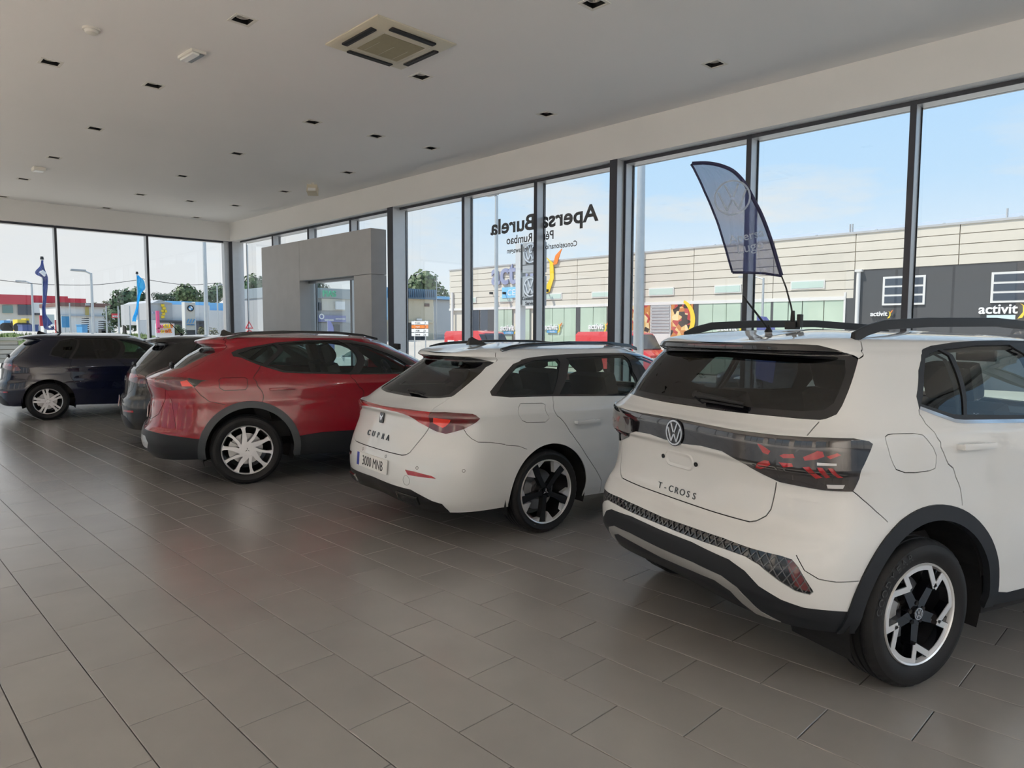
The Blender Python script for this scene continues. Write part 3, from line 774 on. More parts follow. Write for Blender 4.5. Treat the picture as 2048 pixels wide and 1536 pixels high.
    def half(s, fs, t, off, skirt, sg):
        u, inv = np.unique(fs, return_inverse=True); tri = inv.reshape(fs.shape); P = s.P[u]+s.N[u]*off; N = s.N[u].copy()
        co, tr, nv = [P], [tri], [N]
        if skirt:
            e = np.concatenate([tri[:, [0, 1]], tri[:, [1, 2]], tri[:, [2, 0]]]); key = np.sort(e, 1)
            _, idx, cnt = np.unique(key, axis=0, return_index=True, return_counts=True); b = e[idx[cnt == 1]]
            tu = t[u]; keep = ~((tu[b] < 1e-4).all(1) | (tu[b] > 1-1e-4).all(1)); b = b[keep]
            if len(b):
                k = len(P); n = len(b); A, B = P[b[:, 0]], P[b[:, 1]]; A2, B2 = A-N[b[:, 0]]*skirt, B-N[b[:, 1]]*skirt
                sn = np.cross(A2-A, B-A); sn /= np.linalg.norm(sn, axis=1, keepdims=True)+1e-12
                co += [A, B, A2, B2]; nv += [sn]*4; i = np.arange(n)+k
                tr += [np.stack([i, i+2*n, i+n], -1), np.stack([i+n, i+2*n, i+3*n], -1)]
        co, tr, nv = np.concatenate(co), np.concatenate(tr), np.concatenate(nv)
        if sg < 0: co, nv, tr = co*[1, -1, 1], nv*[1, -1, 1], tr[:, ::-1]
        return co, tr, nv
    def ribbon(s, name, lines, w, m, off=.003, kind=None, th=.003):
        """thin bars lying on the surface along (t, z) lines, both sides"""
        mb = MB()
        for ln in lines:
            p = np.array(ln, float); r = np.maximum(s.r_of(p[:, 0], p[:, 1]), 0); tt = np.clip(p[:, 0], 0, 1)
            P = s.H(tt, r); N = s.nrm(tt, r); d = np.gradient(P, axis=0); q = np.cross(N, d); q *= (w/2)/(np.linalg.norm(q, axis=1, keepdims=True)+1e-9)
            for sg in (1, -1):
                v = []
                for a, n_, b in zip(P, N, q): v += [tuple((a+n_*off+b)*[1, sg, 1]), tuple((a+n_*off-b)*[1, sg, 1]), tuple((a+n_*(off-th)-b)*[1, sg, 1]), tuple((a+n_*(off-th)+b)*[1, sg, 1])]
                f = []
                for i in range(len(P)-1):
                    for j in range(4): f.append((i*4+j, i*4+(j+1) % 4, i*4+4+(j+1) % 4, i*4+4+j))
                mb.add(v, f)
        return mb.obj(name, m, s.root, kind=kind)

# ------------------------------------------------------------------ wheels: the tyre is the wheel's own mesh, rim pieces are its children
RUB = mat('tyre rubber', (.010, .010, .011), .6, spec=.3, bump=.15, bscale=350)
M_disc = mat('brake disc', (.35, .35, .36), .35, .9)
W2 = Matrix(((1, 0, 0, 0), (0, 0, -1, 0), (0, 1, 0, 0), (0, 0, 0, 1)))     # wheel plane drawing -> right-hand outer face
def pol(a, r): return (r*math.cos(math.radians(a)), r*math.sin(math.radians(a)))
def tyre_mesh(R, w, rr, n=160, sipes=True):
    h = w/2
    prof = [(rr-.012, -h+.018), (rr+.004, -h+.006), (rr+.012, -h+.002), (rr+.03, -h-.004), ((rr+R)/2, -h-.006), (R-.04, -h-.003), (R-.022, -h+.003), (R-.02, -h+.006), (R-.008, -h+.016), (R-.002, -h+.03)]
    g = [-.55, -.18, .18, .55]
    for q in g:
        y = q*h; prof += [(R, y-.006), (R-.007, y-.004), (R-.007, y+.004), (R, y+.006)]
    prof += [(R-.002, h-.03), (R-.008, h-.016), (R-.022, h-.003), ((rr+R)/2, h+.006), (rr+.012, h-.002), (rr-.012, h-.018)]
    v, f = [], []; m = len(prof)
    for i in range(n):
        a = 2*PI*i/n; c, d = math.cos(a), math.sin(a); cut = sipes and i % 4 == 0
        for k, (r, y) in enumerate(prof):
            if cut and k in (8, 9, 10, m-7, m-6): r -= .003
            v.append((r*c, y, r*d))
    for i in range(n):
        j = (i+1) % n; f += [(i*m+k, i*m+k+1, j*m+k+1, j*m+k) for k in range(m-1)]
    return MB().add(v, f).mesh('wheel', .5)
def arc_words(s, r, size, a0, da, h, sx=1.):
    mb = MB()
    for i, ch in enumerate(s):
        if ch == ' ': continue
        a = a0-da*i; v, f = words(ch, size, .03, sx, .01)
        M = W2 @ Matrix.Translation((*pol(a, r), h)) @ Matrix.Rotation(math.radians(a-90), 4, 'Z'); mb.add(v, f, M)
    return mb
def make_wheel(style, R, w, rr, root, x, y, side, spin=0., hub=.0):
    """one wheel of a car: tyre mesh with rim, spokes, cap, disc as its children"""
    key = (style, R)
    if key not in WH:
        h = w/2; L = []
        L.append(('tyre', tyre_mesh(R, w, rr, 160 if R < .33 else 120), RUB))
        spoke_m, lip_m = {'zig': (M_gloss, ALLOY), 'fan': (MATTB, ALLOY), 'swirl': (SILV, SILV), 'double': (SILV, SILV), 'plain': (SILV, SILV)}[style]
        L.append(('rim', MB().lathe([(rr-.006, -h+.012), (rr-.010, -h+.004), (rr-.016, -h+.008), (rr-.022, -h+.03)], 72).mesh('rim', .6), lip_m))
        L.append(('rim_barrel', MB().lathe([(rr-.022, -h+.03), (rr-.035, -.02), (rr-.045, h-.03), (rr-.03, h-.012), (rr-.012, h-.006)], 60).mesh('rim_barrel', .6), mat('rim barrel', (.03, .03, .033), .3, .6)))
        d = MB().cyl((0, .01, 0), (0, .028, 0), rr*.62, n=40).cyl((0, -.03, 0), (0, .03, 0), rr*.3, n=24)
        L.append(('brake_disc', d.mesh('brake_disc', .6), M_disc))
        cal = MB(); cal.prism([pol(a, rr*.70) for a in range(150, 211, 10)]+[pol(a, rr*.42) for a in range(210, 149, -10)], -.04, .05, W2); L.append(('brake_caliper', cal.mesh('brake_caliper'), mat('caliper', (.4, .4, .4), .4, .6)))
        sp, si = MB(), None; q = rr-.012; H0, H1 = h-.055, h-.012
        def P2(a, f): return pol(a, q*f)
        if style == 'zig':
            a = 119; si = MB()
            arc = [P2(a-i*4, 1.0) for i in range(12)]+[P2(a-44+i*4, .885) for i in range(12)]
            sp.prism(arc, H0, H1-.003, W2); si.prism(arc, H1-.003, H1, W2)
            for A, B, wd in ((P2(a-42, .99), P2(a-72, .64), .026), (P2(a-72, .62), P2(a-72, .99), .026)):
                sp.prism(bar2d(A, B, wd+.006), H0, H1-.004, W2); si.prism(bar2d(A, B, wd), H1-.004, H1-.001, W2)
            c = P2(a-72, .66); sp.prism([P2(a-30, .17), P2(a-114, .17), (c[0]+q*.05*math.cos(math.radians(a-162)), c[1]+q*.05*math.sin(math.radians(a-162))), P2(a-72, .72), P2(a-62, .74)], H0-.02, H1-.016, W2)
            sp.prism([P2(a-72, .7), P2(a-72, .98), P2(a-60, .98)], H0, H1-.012, W2)
        elif style == 'fan':
            a = 47; si = MB()
            sp.prism([P2(a-32, .16), P2(a-9, .55), P2(a-8.5, .985), P2(a+6, .985), P2(a+8, .55), P2(a+24, .16)], H0-.012, H1-.008, W2)
            si.prism([P2(a+6.5, .99), P2(a+15, .995), P2(a+25, .99), P2(a+13, .66)], H0, H1-.002, W2)
            si.prism([P2(a-9, .99), P2(a-17, .995), P2(a-26, .99), P2(a-10, .84)], H0, H1-.004, W2)
        elif style == 'swirl':
            a = 99.6
            for a1, a0, r0, w0, w1 in ((a, a+20, .26, .052, .030), (a-36, a-20, .28, .032, .024)):
                A, B = Vector((*P2(a0, r0), 0)), Vector((*P2(a1, .985), 0)); d_ = (B-A).normalized(); n_ = Vector((-d_.y, d_.x, 0)); pp, qq = [], []
                for u, w_ in ((0, w0), (.35, w0*.85), (.7, w1), (.9, w1*1.25), (1, w1*2.2)):
                    c_ = A+(B-A)*u-n_*.012*math.sin(PI*u); pp.append(tuple((c_+n_*w_/2)[:2])); qq.append(tuple((c_-n_*w_/2)[:2]))
                sp.prism(pp+qq[::-1], H0, H1-.004, W2)
            sp.prism([pol(g, q*.34) for g in np.linspace(a-45, a+32, 12)]+[(0, 0)], H0, H1-.006, W2)
        elif style == 'double':
            a = 100
            for o, wd in ((-.085, .055), (.085, .055)):
                A = Vector((*P2(a, .12), 0)); B = Vector((*P2(a, .96), 0)); dd = (B-A).normalized(); nn = Vector((-dd.y, dd.x, 0))*q*o
                sp.prism(bar2d(tuple((A+nn)[:2]), tuple((B+nn*1.5)[:2]), q*.14), H0, H1-.004, W2)
            sp.prism([P2(a-9, .2), P2(a+9, .2), P2(a+4, .5), P2(a-4, .5)], H0, H1-.008, W2)
            sp.prism([P2(a-14, .80), P2(a-3, .74), P2(a-3, .98), P2(a-17, .98)], H0, H1-.008, W2)
        else: sp.prism(bar2d(P2(90, .1), P2(90, .98), q*.22), H0, H1-.004, W2)
        L.append(('spoke', sp.mesh('spoke', .5), spoke_m))
        if si: L.append(('spoke_face', si.mesh('spoke_face'), ALLOY))
        L.append(('hub', MB().cyl((0, -(H1-.02), 0), (0, -(H0-.03), 0), q*.25, n=28).mesh('hub', .5), spoke_m))
        lug = MB()
        for k in range(5):
            x_, z_ = P2(90+72*k, .2 if style != 'swirl' else .24); lug.cyl((x_, -(H1-.012), z_), (x_, -(H1-.019), z_), q*.045, n=12)
        L.append(('lug_recess', lug.mesh('lug_recess'), M_dark))
        cap = MB().cyl((0, -(H1-.005), 0), (0, -(H1-.03), 0), q*.13, n=28); L.append(('centre_cap', cap.mesh('centre_cap', .5), M_gloss if style in ('zig', 'fan') else SILV))
        if style in ('zig', 'double'):
            tmp = roundel(W2 @ Matrix.Translation((0, 0, H1-.005)), q*.12, .002, M_chrome); L.append(('cap_emblem', tmp.data, M_chrome)); D.objects.remove(tmp)
        else:
            em = MB()
            for g in (90, 210, 330): em.prism([pol(g-35, q*.03), pol(g, q*.11), pol(g+35, q*.03)], H1-.005, H1-.0035, W2)
            L.append(('cap_emblem', em.mesh('cap_emblem'), ALLOY if style == 'fan' else M_gloss))
        if style == 'zig': L.append(('tyre_lettering', arc_words('GOODYEAR', (R+rr)/2-.012, .047, 168, 8.2, h+.004, .95).mesh('tyre_lettering'), mat('raised rubber', (.035, .035, .036), .5)))
        WH[key] = L
    L = WH[key]; o = D.objects.new('wheel', L[0][1]); C.objects.link(o)
    if not o.data.materials: o.data.materials.append(RUB)
    o.parent = root; o.location = (x, y, R); o.rotation_euler = (0, 0, 0 if side > 0 else PI)
    for nm, me, m in L[1:]:
        if not me.materials: me.materials.append(m)
        for k in range(5 if nm in ('spoke', 'spoke_face') else 1):
            p = D.objects.new(nm, me); C.objects.link(p); p.parent = o; p.rotation_euler = (0, math.radians(72*k), 0)
    return o
WH = {}
ALLOY = mat('machined alloy', (.78, .78, .79), .3, .45); MATTB = mat('matt black alloy', (.015, .015, .017), .35, .3); SILV = mat('silver alloy', (.62, .62, .64), .35, .5)

# ------------------------------------------------------------------ interiors and underbodies
SEAT = mat('seat fabric', (.022, .023, .026), .8, bump=.2, bscale=400); TRIM = mat('interior trim', (.013, .013, .015), .7)
def interior(root, wb, roof, belt, hw=.62, rear=-.35, tub=.84):
    """dark floor tub, seats with headrests, dashboard and steering wheel, wheel wells"""
    u = MB().box((rear, -.62, .27), (wb+.55, .62, .34)); u.box((.45, -tub, .25), (wb-.45, tub, .36)); u.obj('underbody', M_dark, root)
    for sy in (-.38, .38):
        s = MB().box((1.05, sy-.24, .42), (1.60, sy+.24, .62)); M = Matrix.Translation((1.08, sy, .6)) @ Matrix.Rotation(-.30, 4, 'Y')
        s.box((-.07, -.24, 0), (.07, .24, .60), M); o = s.obj('front_seat', SEAT, root, smooth=.7, bevel=.045)
        MB().box((-.05, -.14, .62), (.05, .14, .82), M).obj('headrest', SEAT, o, smooth=.7, bevel=.04)
    s = MB().box((.20, -hw, .42), (.72, hw, .60)); M = Matrix.Translation((.22, 0, .58)) @ Matrix.Rotation(-.36, 4, 'Y')
    s.box((-.07, -hw, 0), (.06, hw, .52), M); o = s.obj('rear_bench', SEAT, root, smooth=.7, bevel=.04)
    for sy in (-.36, .36): MB().box((-.045, -.13, .52), (.045, .13, .66), M @ Matrix.Translation((0, sy, 0))).obj('headrest', SEAT, o, smooth=.7, bevel=.035)
    MB().box((rear+.1, -hw, belt-.20), (.18, hw, belt-.17)).obj('parcel_shelf', TRIM, root)
    MB().box((wb-.78, -.66, .62), (wb-.30, .66, belt-.10)).obj('dashboard', TRIM, root, smooth=.7, bevel=.05)
    ringm = MB(); M = Matrix.Translation((wb-.88, .38, belt-.10)) @ Matrix.Rotation(1.15, 4, 'Y')
    n = 28; pts = [M @ Vector((.18*math.cos(2*PI*i/n), .18*math.sin(2*PI*i/n), 0)) for i in range(n+1)]
    ringm.tube(pts, .016, 8); ringm.cyl(M @ Vector((0, 0, -.02)), M @ Vector((0, 0, .03)), .065, n=16)
    for a in (0, 120, 240): ringm.cyl(M @ Vector((0, 0, 0)), M @ Vector((.175*math.cos(math.radians(a)), .175*math.sin(math.radians(a)), 0)), .014, n=6)
    ringm.obj('steering_wheel', TRIM, root, smooth=.8)
    mi = MB(); M = Matrix.Translation((wb-.88, 0, roof-.13)); mi.box((-.015, -.12, -.035), (.015, .12, .035), M).obj('inner_mirror', TRIM, root, bevel=.01)
def wells(root, wb, R, z, hw):
    for cx in (.02, wb+.02):
        for sg in (1, -1):
            prof = [(.01, sg*(hw-.34)), (R, sg*(hw-.34)), (R, sg*(hw-.02))]
            n = 40; v, f = [], []
            for i in range(n+1):
                a = -.35+(PI+.7)*i/n
                v += [(cx+r*math.cos(a), y, z+r*math.sin(a)) for r, y in prof]
            for i in range(n): f += [(i*3+k, i*3+k+1, i*3+4+k, i*3+3+k) for k in range(2)]
            MB().add(v, f).obj('wheel_well', M_dark, root)
def plate(b, t, z, text, root, w=.52, h=.11, band=True, m=None):
    M = b.at(t, z, .006); o = MB().box((-w/2, -h/2, 0), (w/2, h/2, .008), M).obj('number_plate', m or mat('plate white', (.78, .78, .76), .35), root, bevel=.002)
    if band: MB().box((-w/2+.004, -h/2+.004, .0075), (-w/2+.044, h/2-.004, .0095), M).obj('plate_band', mat('plate blue', (.01, .03, .30), .4), o)
    lettering(text, .105, M @ Matrix.Translation((.02, -.037, .0085)), M_black, o, 'plate_number', sx=.78, ext=.0008)
    return o
def handle(b, t, z, L=.21, m=None, name='door_handle'):
    for sd in (1, -1):
        M = b.at(t, z, .0, sd); s = MB(); s.box((-L/2, -.013, .022), (L/2, .015, .040), M).box((-L/2, -.012, -.01), (-L/2+.05, .013, .03), M).box((L/2-.03, -.011, -.01), (L/2, .012, .03), M)
        s.obj(name, m, b.root, smooth=.7, bevel=.008)
def roof_rail(b, pts, m, z0, h=.045, w=.032):
    """pts: (x, y, z) along one rail, both sides built"""
    for sg in (1, -1):
        P = [Vector((x, y*sg, z)) for x, y, z in pts]; v, f = [], []
        for i, p in enumerate(P):
            d = (P[min(i+1, len(P)-1)]-P[max(i-1, 0)]).normalized(); s_ = Vector((-d.y, d.x, 0)).normalized()*w/2; u = Vector((0, 0, 1))*h/2
            v += [p-s_-u, p+s_-u, p+s_*.6+u, p-s_*.6+u]
        n = len(P)
        for i in range(n-1): f += [(i*4+k, i*4+(k+1) % 4, i*4+4+(k+1) % 4, i*4+4+k) for k in range(4)]
        f += [(3, 2, 1, 0), tuple(range(4*n-4, 4*n))]
        MB().add(v, f).obj('roof_rail', m, b.root, smooth=.9, bevel=.004)
def fin_antenna(b, x, z, m):
    p = [(-.10, 0), (-.085, .055), (-.06, .068), (-.03, .052), (.10, .0)]
    v = [(x+a, -.004-.022*(1-c/.07), z+c) for a, c in p]+[(x+a, .004+.022*(1-c/.07), z+c) for a, c in p]; n = len(p)
    MB().add(v, [tuple(range(n)), tuple(range(n, 2*n))[::-1]]+[(i, n+i, n+(i+1) % n, (i+1) % n) for i in range(n)]).obj('fin_antenna', m, b.root)
def rod_antenna(b, x, y, z, L=.26, back=.30, m=None):
    s = MB().lathe([(.03, 0), (.022, .012), (.012, .03), (.006, .045)], 14, 'z', Matrix.Translation((x, y, z-.006)))
    s.cyl((x, y, z+.02), (x-back*.85, y, z+L*.62+.02), .0065, .0045, 8); s.obj('rod_antenna', m or M_black, b.root, smooth=.7)
def wiper(b, t0, z0, t1, z1):
    A, B = b.at(t0, z0, .02), b.at(t1, z1, .02); a, c = A.translation, B.translation; s = MB()
    s.tube([a, a+(c-a)*.5+A.col[2].xyz*.012, c], [.016, .012, .007], 8); s.cyl(a-A.col[2].xyz*.03, a+A.col[2].xyz*.012, .024, .018, 14)
    m = a+(c-a)*.15-A.col[1].xyz*.022; s.tube([m, c-A.col[1].xyz*.014], [.007, .005], 6); s.obj('rear_wiper', M_black, b.root, smooth=.8)
def mirrors(b, x, z, y, m):
    for sg in (1, -1):
        s = MB().box((x-.07, sg*y, z-.06), (x+.08, sg*(y+.20), z+.07)); o = s.obj('door_mirror', m, b.root, smooth=.7, bevel=.03)
        MB().box((x-.076, sg*(y+.02), z-.045), (x-.068, sg*(y+.18), z+.055)).obj('mirror_glass', M_chrome, o, bevel=.002)
# ------------------------------------------------------------------ the cars
P_white = mat('warm white paint', (.70, .705, .70), .5, coat=1.0, spec=.1)
P_white2 = mat('pure white paint', (.72, .735, .74), .5, coat=1.0, spec=.1)
P_red = mat('metallic red paint', (.22, .003, .012), .45, coat=1.0, spec=.08)
P_navy = mat('navy paint', (.003, .005, .020), .45, coat=1.0, spec=.05)
P_blk = mat('black metallic paint', (.008, .009, .010), .45, coat=1.0, spec=.1)
G_priv = glass('glass privacy', (.10, .115, .125), 1.5); G_tint = glass('glass tinted', (.50, .60, .57), 1.5); G_clear = glass('glass clear', (.78, .86, .83), 1.5)
CLAD = mat('grey cladding plastic', (.013, .015, .019), .5, spec=.3, bump=.1, bscale=1200)
L_red = mat('red lamp lens', (.30, .004, .008), .12, coat=1); L_dred = mat('dark red lamp lens', (.09, .002, .005), .1, coat=1); L_org = mat('bright red lamp', (.75, .035, .02), .2, coat=1); L_wht = mat('clear lamp', (.6, .6, .62), .15, coat=1)
L_smk = mat('smoked lamp lens', (.012, .010, .012), .06, coat=1)
SKID = mat('silver skid trim', (.33, .33, .325), .4, .4)

def lines_in(poly, d, slope, k):       # (t, z) diagonals inside an outline, for lattices
    P = np.array(poly); out = []
    z0, z1, t0, t1 = P[:, 1].min(), P[:, 1].max(), max(P[:, 0].min(), 0), P[:, 0].max()
    q = np.arange(t0-1*abs(slope), t1+1*abs(slope), d)
    for a in q:
        zz = np.linspace(z0, z1, k); tt = a+slope*(zz-z0); I = inpoly(np.stack([tt, zz], -1), poly) & (tt >= 0)
        i = 0
        while i < k:
            if I[i]:
                j = i
                while j+1 < k and I[j+1]: j += 1
                if j-i >= 2: out.append([(tt[m], zz[m]) for m in range(i, j+1)])
                i = j+1
            else: i += 1
    return out

# --- white crossover, nearest
def crossover():
    root = empty('car', (1.6496, -3.6107, 0), math.radians(-110), 'white compact crossover in front, rear towards the camera, feather flag on its roof', 'car')
    b = Body(Hull(TCR, bulges=((0, .42, .52, .30, .012), (2.55, .42, .52, .30, .012))), root, (80, 64, 24), 6); g = b.region
    W = 2.551
    for cx in (.04, W+.03): b.circle('hole', None, cx, .335, .405)
    g('rear_window', G_priv, [(-.02, 1.205), (.10, 1.205), (.20, 1.21), (.235, 1.22), (.252, 1.25), (.262, 1.30), (.275, 1.375), (.27, 1.425), (-.02, 1.440)], -.002, 0)
    g('window_surround', M_gloss, [(-.02, 1.172), (.065, 1.172), (.168, 1.178), (.206, 1.178), (.231, 1.179), (.24, 1.184), (.258, 1.204), (.268, 1.239), (.281, 1.297), (.301, 1.391), (.308, 1.43), (.295, 1.446), (.20, 1.449), (-.02, 1.449)], -.0025, .008)
    g('brake_light', L_dred, [(-.02, 1.472), (.085, 1.472), (.085, 1.480), (-.02, 1.480)], .001)
    g('spoiler', M_gloss, [(-.02, 1.449), (.20, 1.449), (.295, 1.446), (.308, 1.43), (.283, 1.464), (.241, 1.486), (.195, 1.489), (.13, 1.490), (-.02, 1.490)], .002)
    for p in ([(.158, 1.066), (.164, 1.063), (.176, 1.042), (.173, 1.026), (.166, 1.029)], [(.188, 1.028), (.193, 1.037), (.206, 1.042), (.208, 1.026), (.193, 1.019)], [(.219, 1.033), (.239, 1.063), (.247, 1.061), (.249, 1.041), (.238, 1.028), (.221, 1.019)],
              [(.15, .954), (.158, .983), (.168, .999), (.174, .999), (.176, .985), (.158, .953)], [(.187, .999), (.204, 1.002), (.206, .989), (.193, .982)], [(.218, .991), (.227, .996), (.242, .950), (.232, .944)], [(.238, .995), (.246, .995), (.254, .954), (.247, .949)], [(.262, .995), (.275, .954), (.266, .953), (.254, .994)],
              [(.252, 1.042), (.270, 1.058), (.276, 1.05), (.258, 1.032)]):
        g('red_light', L_red, p, .0045, .006)
    g('indicator', L_wht, [(.238, 1.015), (.268, 1.015), (.268, 1.006), (.238, 1.003)], .0045, .006)
    g('reversing_light', L_wht, [(.247, .922), (.276, .924), (.272, .908), (.248, .906)], .0045, .006)
    g('tail_lamp', L_smk, [(.183, 1.11), (.251, 1.115), (.303, 1.115), (.341, 1.104), (.351, 1.092), (.333, 1.041), (.311, .971), (.289, .897), (.243, .897), (.183, .909)], .004, .02)
    g('lamp_bar', L_smk, [(-.02, 1.113), (.053, 1.111), (.125, 1.108), (.183, 1.11), (.183, .909), (.16, .931), (.143, .950), (.125, .982), (.103, 1.004), (.063, 1.008), (.023, .998), (-.02, .996)], .004, .02)
    ins = [(-.02, .621), (.068, .629), (.123, .631), (.168, .623), (.206, .620), (.221, .613), (.231, .587), (.246, .527), (.256, .49), (.251, .475), (.231, .483), (.208, .514), (.18, .564), (.16, .584), (.128, .588), (.075, .586), (-.02, .586)]
    g('reflector', L_dred, [(.213, .606), (.222, .610), (.231, .58), (.246, .522), (.253, .487), (.238, .491), (.229, .507)], -.006, .006)
    g('bumper_grille', M_gloss, ins, -.010, 0)
    g('skid_trim', SKID, [(-.02, .47), (.078, .476), (.13, .467), (.153, .439), (.165, .392), (.175, .341), (.198, .31), (.178, .311), (.163, .313), (.15, .356), (.14, .408), (.118, .434), (.075, .43), (-.02, .414)], .004, .012)
    low = [(-.02, .563), (.075, .568), (.14, .551), (.163, .523), (.183, .473), (.213, .437), (.243, .418), (.276, .415), (.325, .405), (.36, .40), (.36, .1), (-.02, .1)]
    for cx in (.04, W+.03): b.circle('arch_cladding', CLAD, cx, .335, .472, .010, .03)
    g('lower_bumper', CLAD, low, .001, .012)
    g('sill_cladding', CLAD, [(.48, .10, 0), (.50, .355, 0), (.60, .335, 0), (2.05, .345, 0), (2.10, .10, 0)], .003, .012)
    g('front_lower_bumper', CLAD, [(2.9, .05, 0), (2.95, .42, 0), (.90, .44), (1.02, .44), (1.02, .05)], .001)
    # side glazing
    g('quarter_window', G_clear, [(.038, 1.235, 0), (.128, 1.356, 0), (.188, 1.427, 0), (.236, 1.447, 0), (.325, 1.464, 0), (.290, 1.178, 0), (.221, 1.184, 0)], -.004, 0)
    g('door_window', G_clear, [(.355, 1.466, 0), (.618, 1.482, 0), (.89, 1.484, 0), (.93, 1.36, 0), (.97, 1.158, 0), (.719, 1.158, 0), (.313, 1.178, 0)], -.004, 0)
    g('front_door_window', G_clear, [(1.02, 1.478, 0), (1.15, 1.47, 0), (1.42, 1.36, 0), (1.80, 1.175, 0), (1.06, 1.158, 0)], -.004, 0)
    g('window_chrome', M_chrome, [(.024, 1.225, 0), (.12, 1.195, 0), (.22, 1.163, 0), (.278, 1.157, 0), (.71, 1.140, 0), (1.9, 1.145, 0), (1.9, 1.130, 0), (.71, 1.124, 0), (.27, 1.142, 0), (.21, 1.149, 0), (.11, 1.181, 0), (.015, 1.213, 0)], .003, .006)
    g('window_frame', M_black, [(.015, 1.213, 0), (.024, 1.267, 0), (.105, 1.375, 0), (.175, 1.442, 0), (.222, 1.468, 0), (.293, 1.482, 0), (.479, 1.497, 0), (.669, 1.504, 0), (.877, 1.506, 0), (1.14, 1.498, 0), (1.46, 1.38, 0), (1.92, 1.14, 0), (.71, 1.138, 0), (.278, 1.157, 0), (.22, 1.163, 0), (.12, 1.195, 0)], .001, .01)
    g('windscreen', G_clear, [(.862, 1.12), (.852, 1.30), (.86, 1.49), (1.02, 1.50), (1.02, 1.09)], -.003, 0)
    g('headlamp', L_wht, [(.79, .86), (.83, .88), (.93, .80), (.93, .72), (.86, .72)], .003)
    g('front_grille', M_gloss, [(.90, .70), (1.02, .70), (1.02, .50), (.88, .52)], -.004)
    b.gap([(.178, .905), (.173, .787), (.168, .755), (.157, .727), (.148, .716), (.083, .713), (-.02, .712)])
    b.gap([(.223, 1.12), (.231, 1.172)]); b.gap([(.308, 1.43), (.345, 1.452), (.373, 1.469), (.398, 1.503), (.39, 1.515)], .006)
    b.gap([(.395, 1.514), (.25, 1.522), (-.02, 1.522)], .004)
    b.gap([(.289, .899), (.31, .86), (.34, .81), (.375, .762)], .004)
    b.gap([(.225, .632), (.24, .575), (.262, .545), (.29, .535), (.335, .535)], .004)
    b.gap([(.012, 1.213, 0), (.006, 1.195, 0), (.021, 1.154, 0), (.053, 1.117, 0), (.082, 1.073, 0), (.083, 1.053, 0), (.118, .998, 0), (.188, .913, 0), (.219, .865, 0), (.232, .786, 0)])
    fuel = [(.396, 1.115), (.404, 1.123), (.421, 1.125), (.441, 1.12), (.449, 1.111), (.451, 1.092), (.452, 1.054), (.452, 1.018), (.45, .988), (.446, .964), (.441, .956), (.431, .955), (.424, .96), (.419, .977), (.409, 1.007), (.401, 1.041), (.397, 1.086)]
    b.gap(fuel+fuel[:1], .004)
    b.gap([(.93, 1.14, 0), (.99, .95, 0), (1.04, .70, 0), (1.06, .36, 0)], .005)
    b.build(P_white, [('fuel_flap', fuel), ('tailgate', [(-.02, .712), (.083, .713), (.148, .716), (.157, .727), (.168, .755), (.173, .787), (.178, .905), (.223, 1.12), (.231, 1.172), (.308, 1.43), (.398, 1.503), (.25, 1.522), (-.02, 1.522)])], liner=TRIM)
    # lattice in the bumper insert
    pin = [(t, z) for t, z in ins]
    b.ribbon('grille_mesh', lines_in(pin, .0125, .22, 90)+lines_in(pin, .0125, -.22, 90), .0035, mat('grille mesh', (.08, .08, .085), .3, coat=.6), -.004, 'stuff', .006)
    for t_, z_ in ((.014, .62),): pass
    # plate recess (no plate fitted), screws, badge, letters
    M = b.at(.002, .905, .001); rc = MB()
    def stadium(w, h, n=10): return [(w/2-h/2+h/2*math.cos(a), h/2*math.sin(a)) for a in np.linspace(-PI/2, PI/2, n)]+[(-w/2+h/2+h/2*math.cos(a), h/2*math.sin(a)) for a in np.linspace(PI/2, 3*PI/2, n)]
    def stad_ring(w, h, r, hh, lift):
        o, i = stadium(w, h), stadium(w-r, h-r); n = len(o); mb = MB()
        v = [(*p, 0) for p in o]+[(*p, hh) for p in i]; mb.add([(x, y, z+lift) for x, y, z in v], [(k, (k+1) % n, n+(k+1) % n, n+k) for k in range(n)], M); return mb
    # the inside frame and its rolled edges
    stad_ring(.215, .078, .02, -.004, .002).add(*[], M=None) if False else None
    a = stad_ring(.225, .085, .014, .005, 0); o2 = stadium(.211, .071); i2 = stadium(.175, .045); n = len(o2)
    a.add([(*p, .005) for p in o2]+[(*p, .001) for p in i2], [(k, (k+1) % n, n+(k+1) % n, n+k) for k in range(n)], M); a.add([(*p, .001) for p in i2], [tuple(range(n))], M)
    a.obj('plate_recess', P_white, root, smooth=.9)
    for x in (-.128, .128):
        s = MB(); ring_vf(s, .004, .011, 0, .005, 16, M @ Matrix.Translation((x, .0, 0))); s.obj('screw_socket', M_black, root)
    M = b.at(.002, 1.045, .004); s = MB().cyl(M @ Vector((0, 0, -.004)), M @ Vector((0, 0, .006)), .068, n=36); s.obj('badge', M_gloss, root, smooth=.7)
    roundel(M @ Matrix.Translation((0, 0, .005)), .063, .004, M_chrome, root, 'badge_emblem', .13)
    M = b.at(.002, .752, .0015); mb = MB(); al = 0
    for i, ch in enumerate('T-CROSS'):
        v, f = words(ch, .046, .05, 1.15, .0); mb.add(v, f, M @ Matrix.Translation((-.135+.045*i, -.016, 0)))
    mb.obj('model_lettering', mat('dark chrome', (.10, .10, .10), .25, .9), root)
    handle(b, .487, 1.045, .22, P_white)
    RB = M_black
    roof_rail(b, [(-.15, .585, 1.520), (-.07, .585, 1.552), (.05, .583, 1.578), (.35, .578, 1.592), (.9, .565, 1.598), (1.35, .54, 1.575), (1.55, .53, 1.535)], RB, 0)
    rod_antenna(b, .03, .10, 1.540, .28, .22)
    wiper(b, .008, 1.222, .115, 1.205)
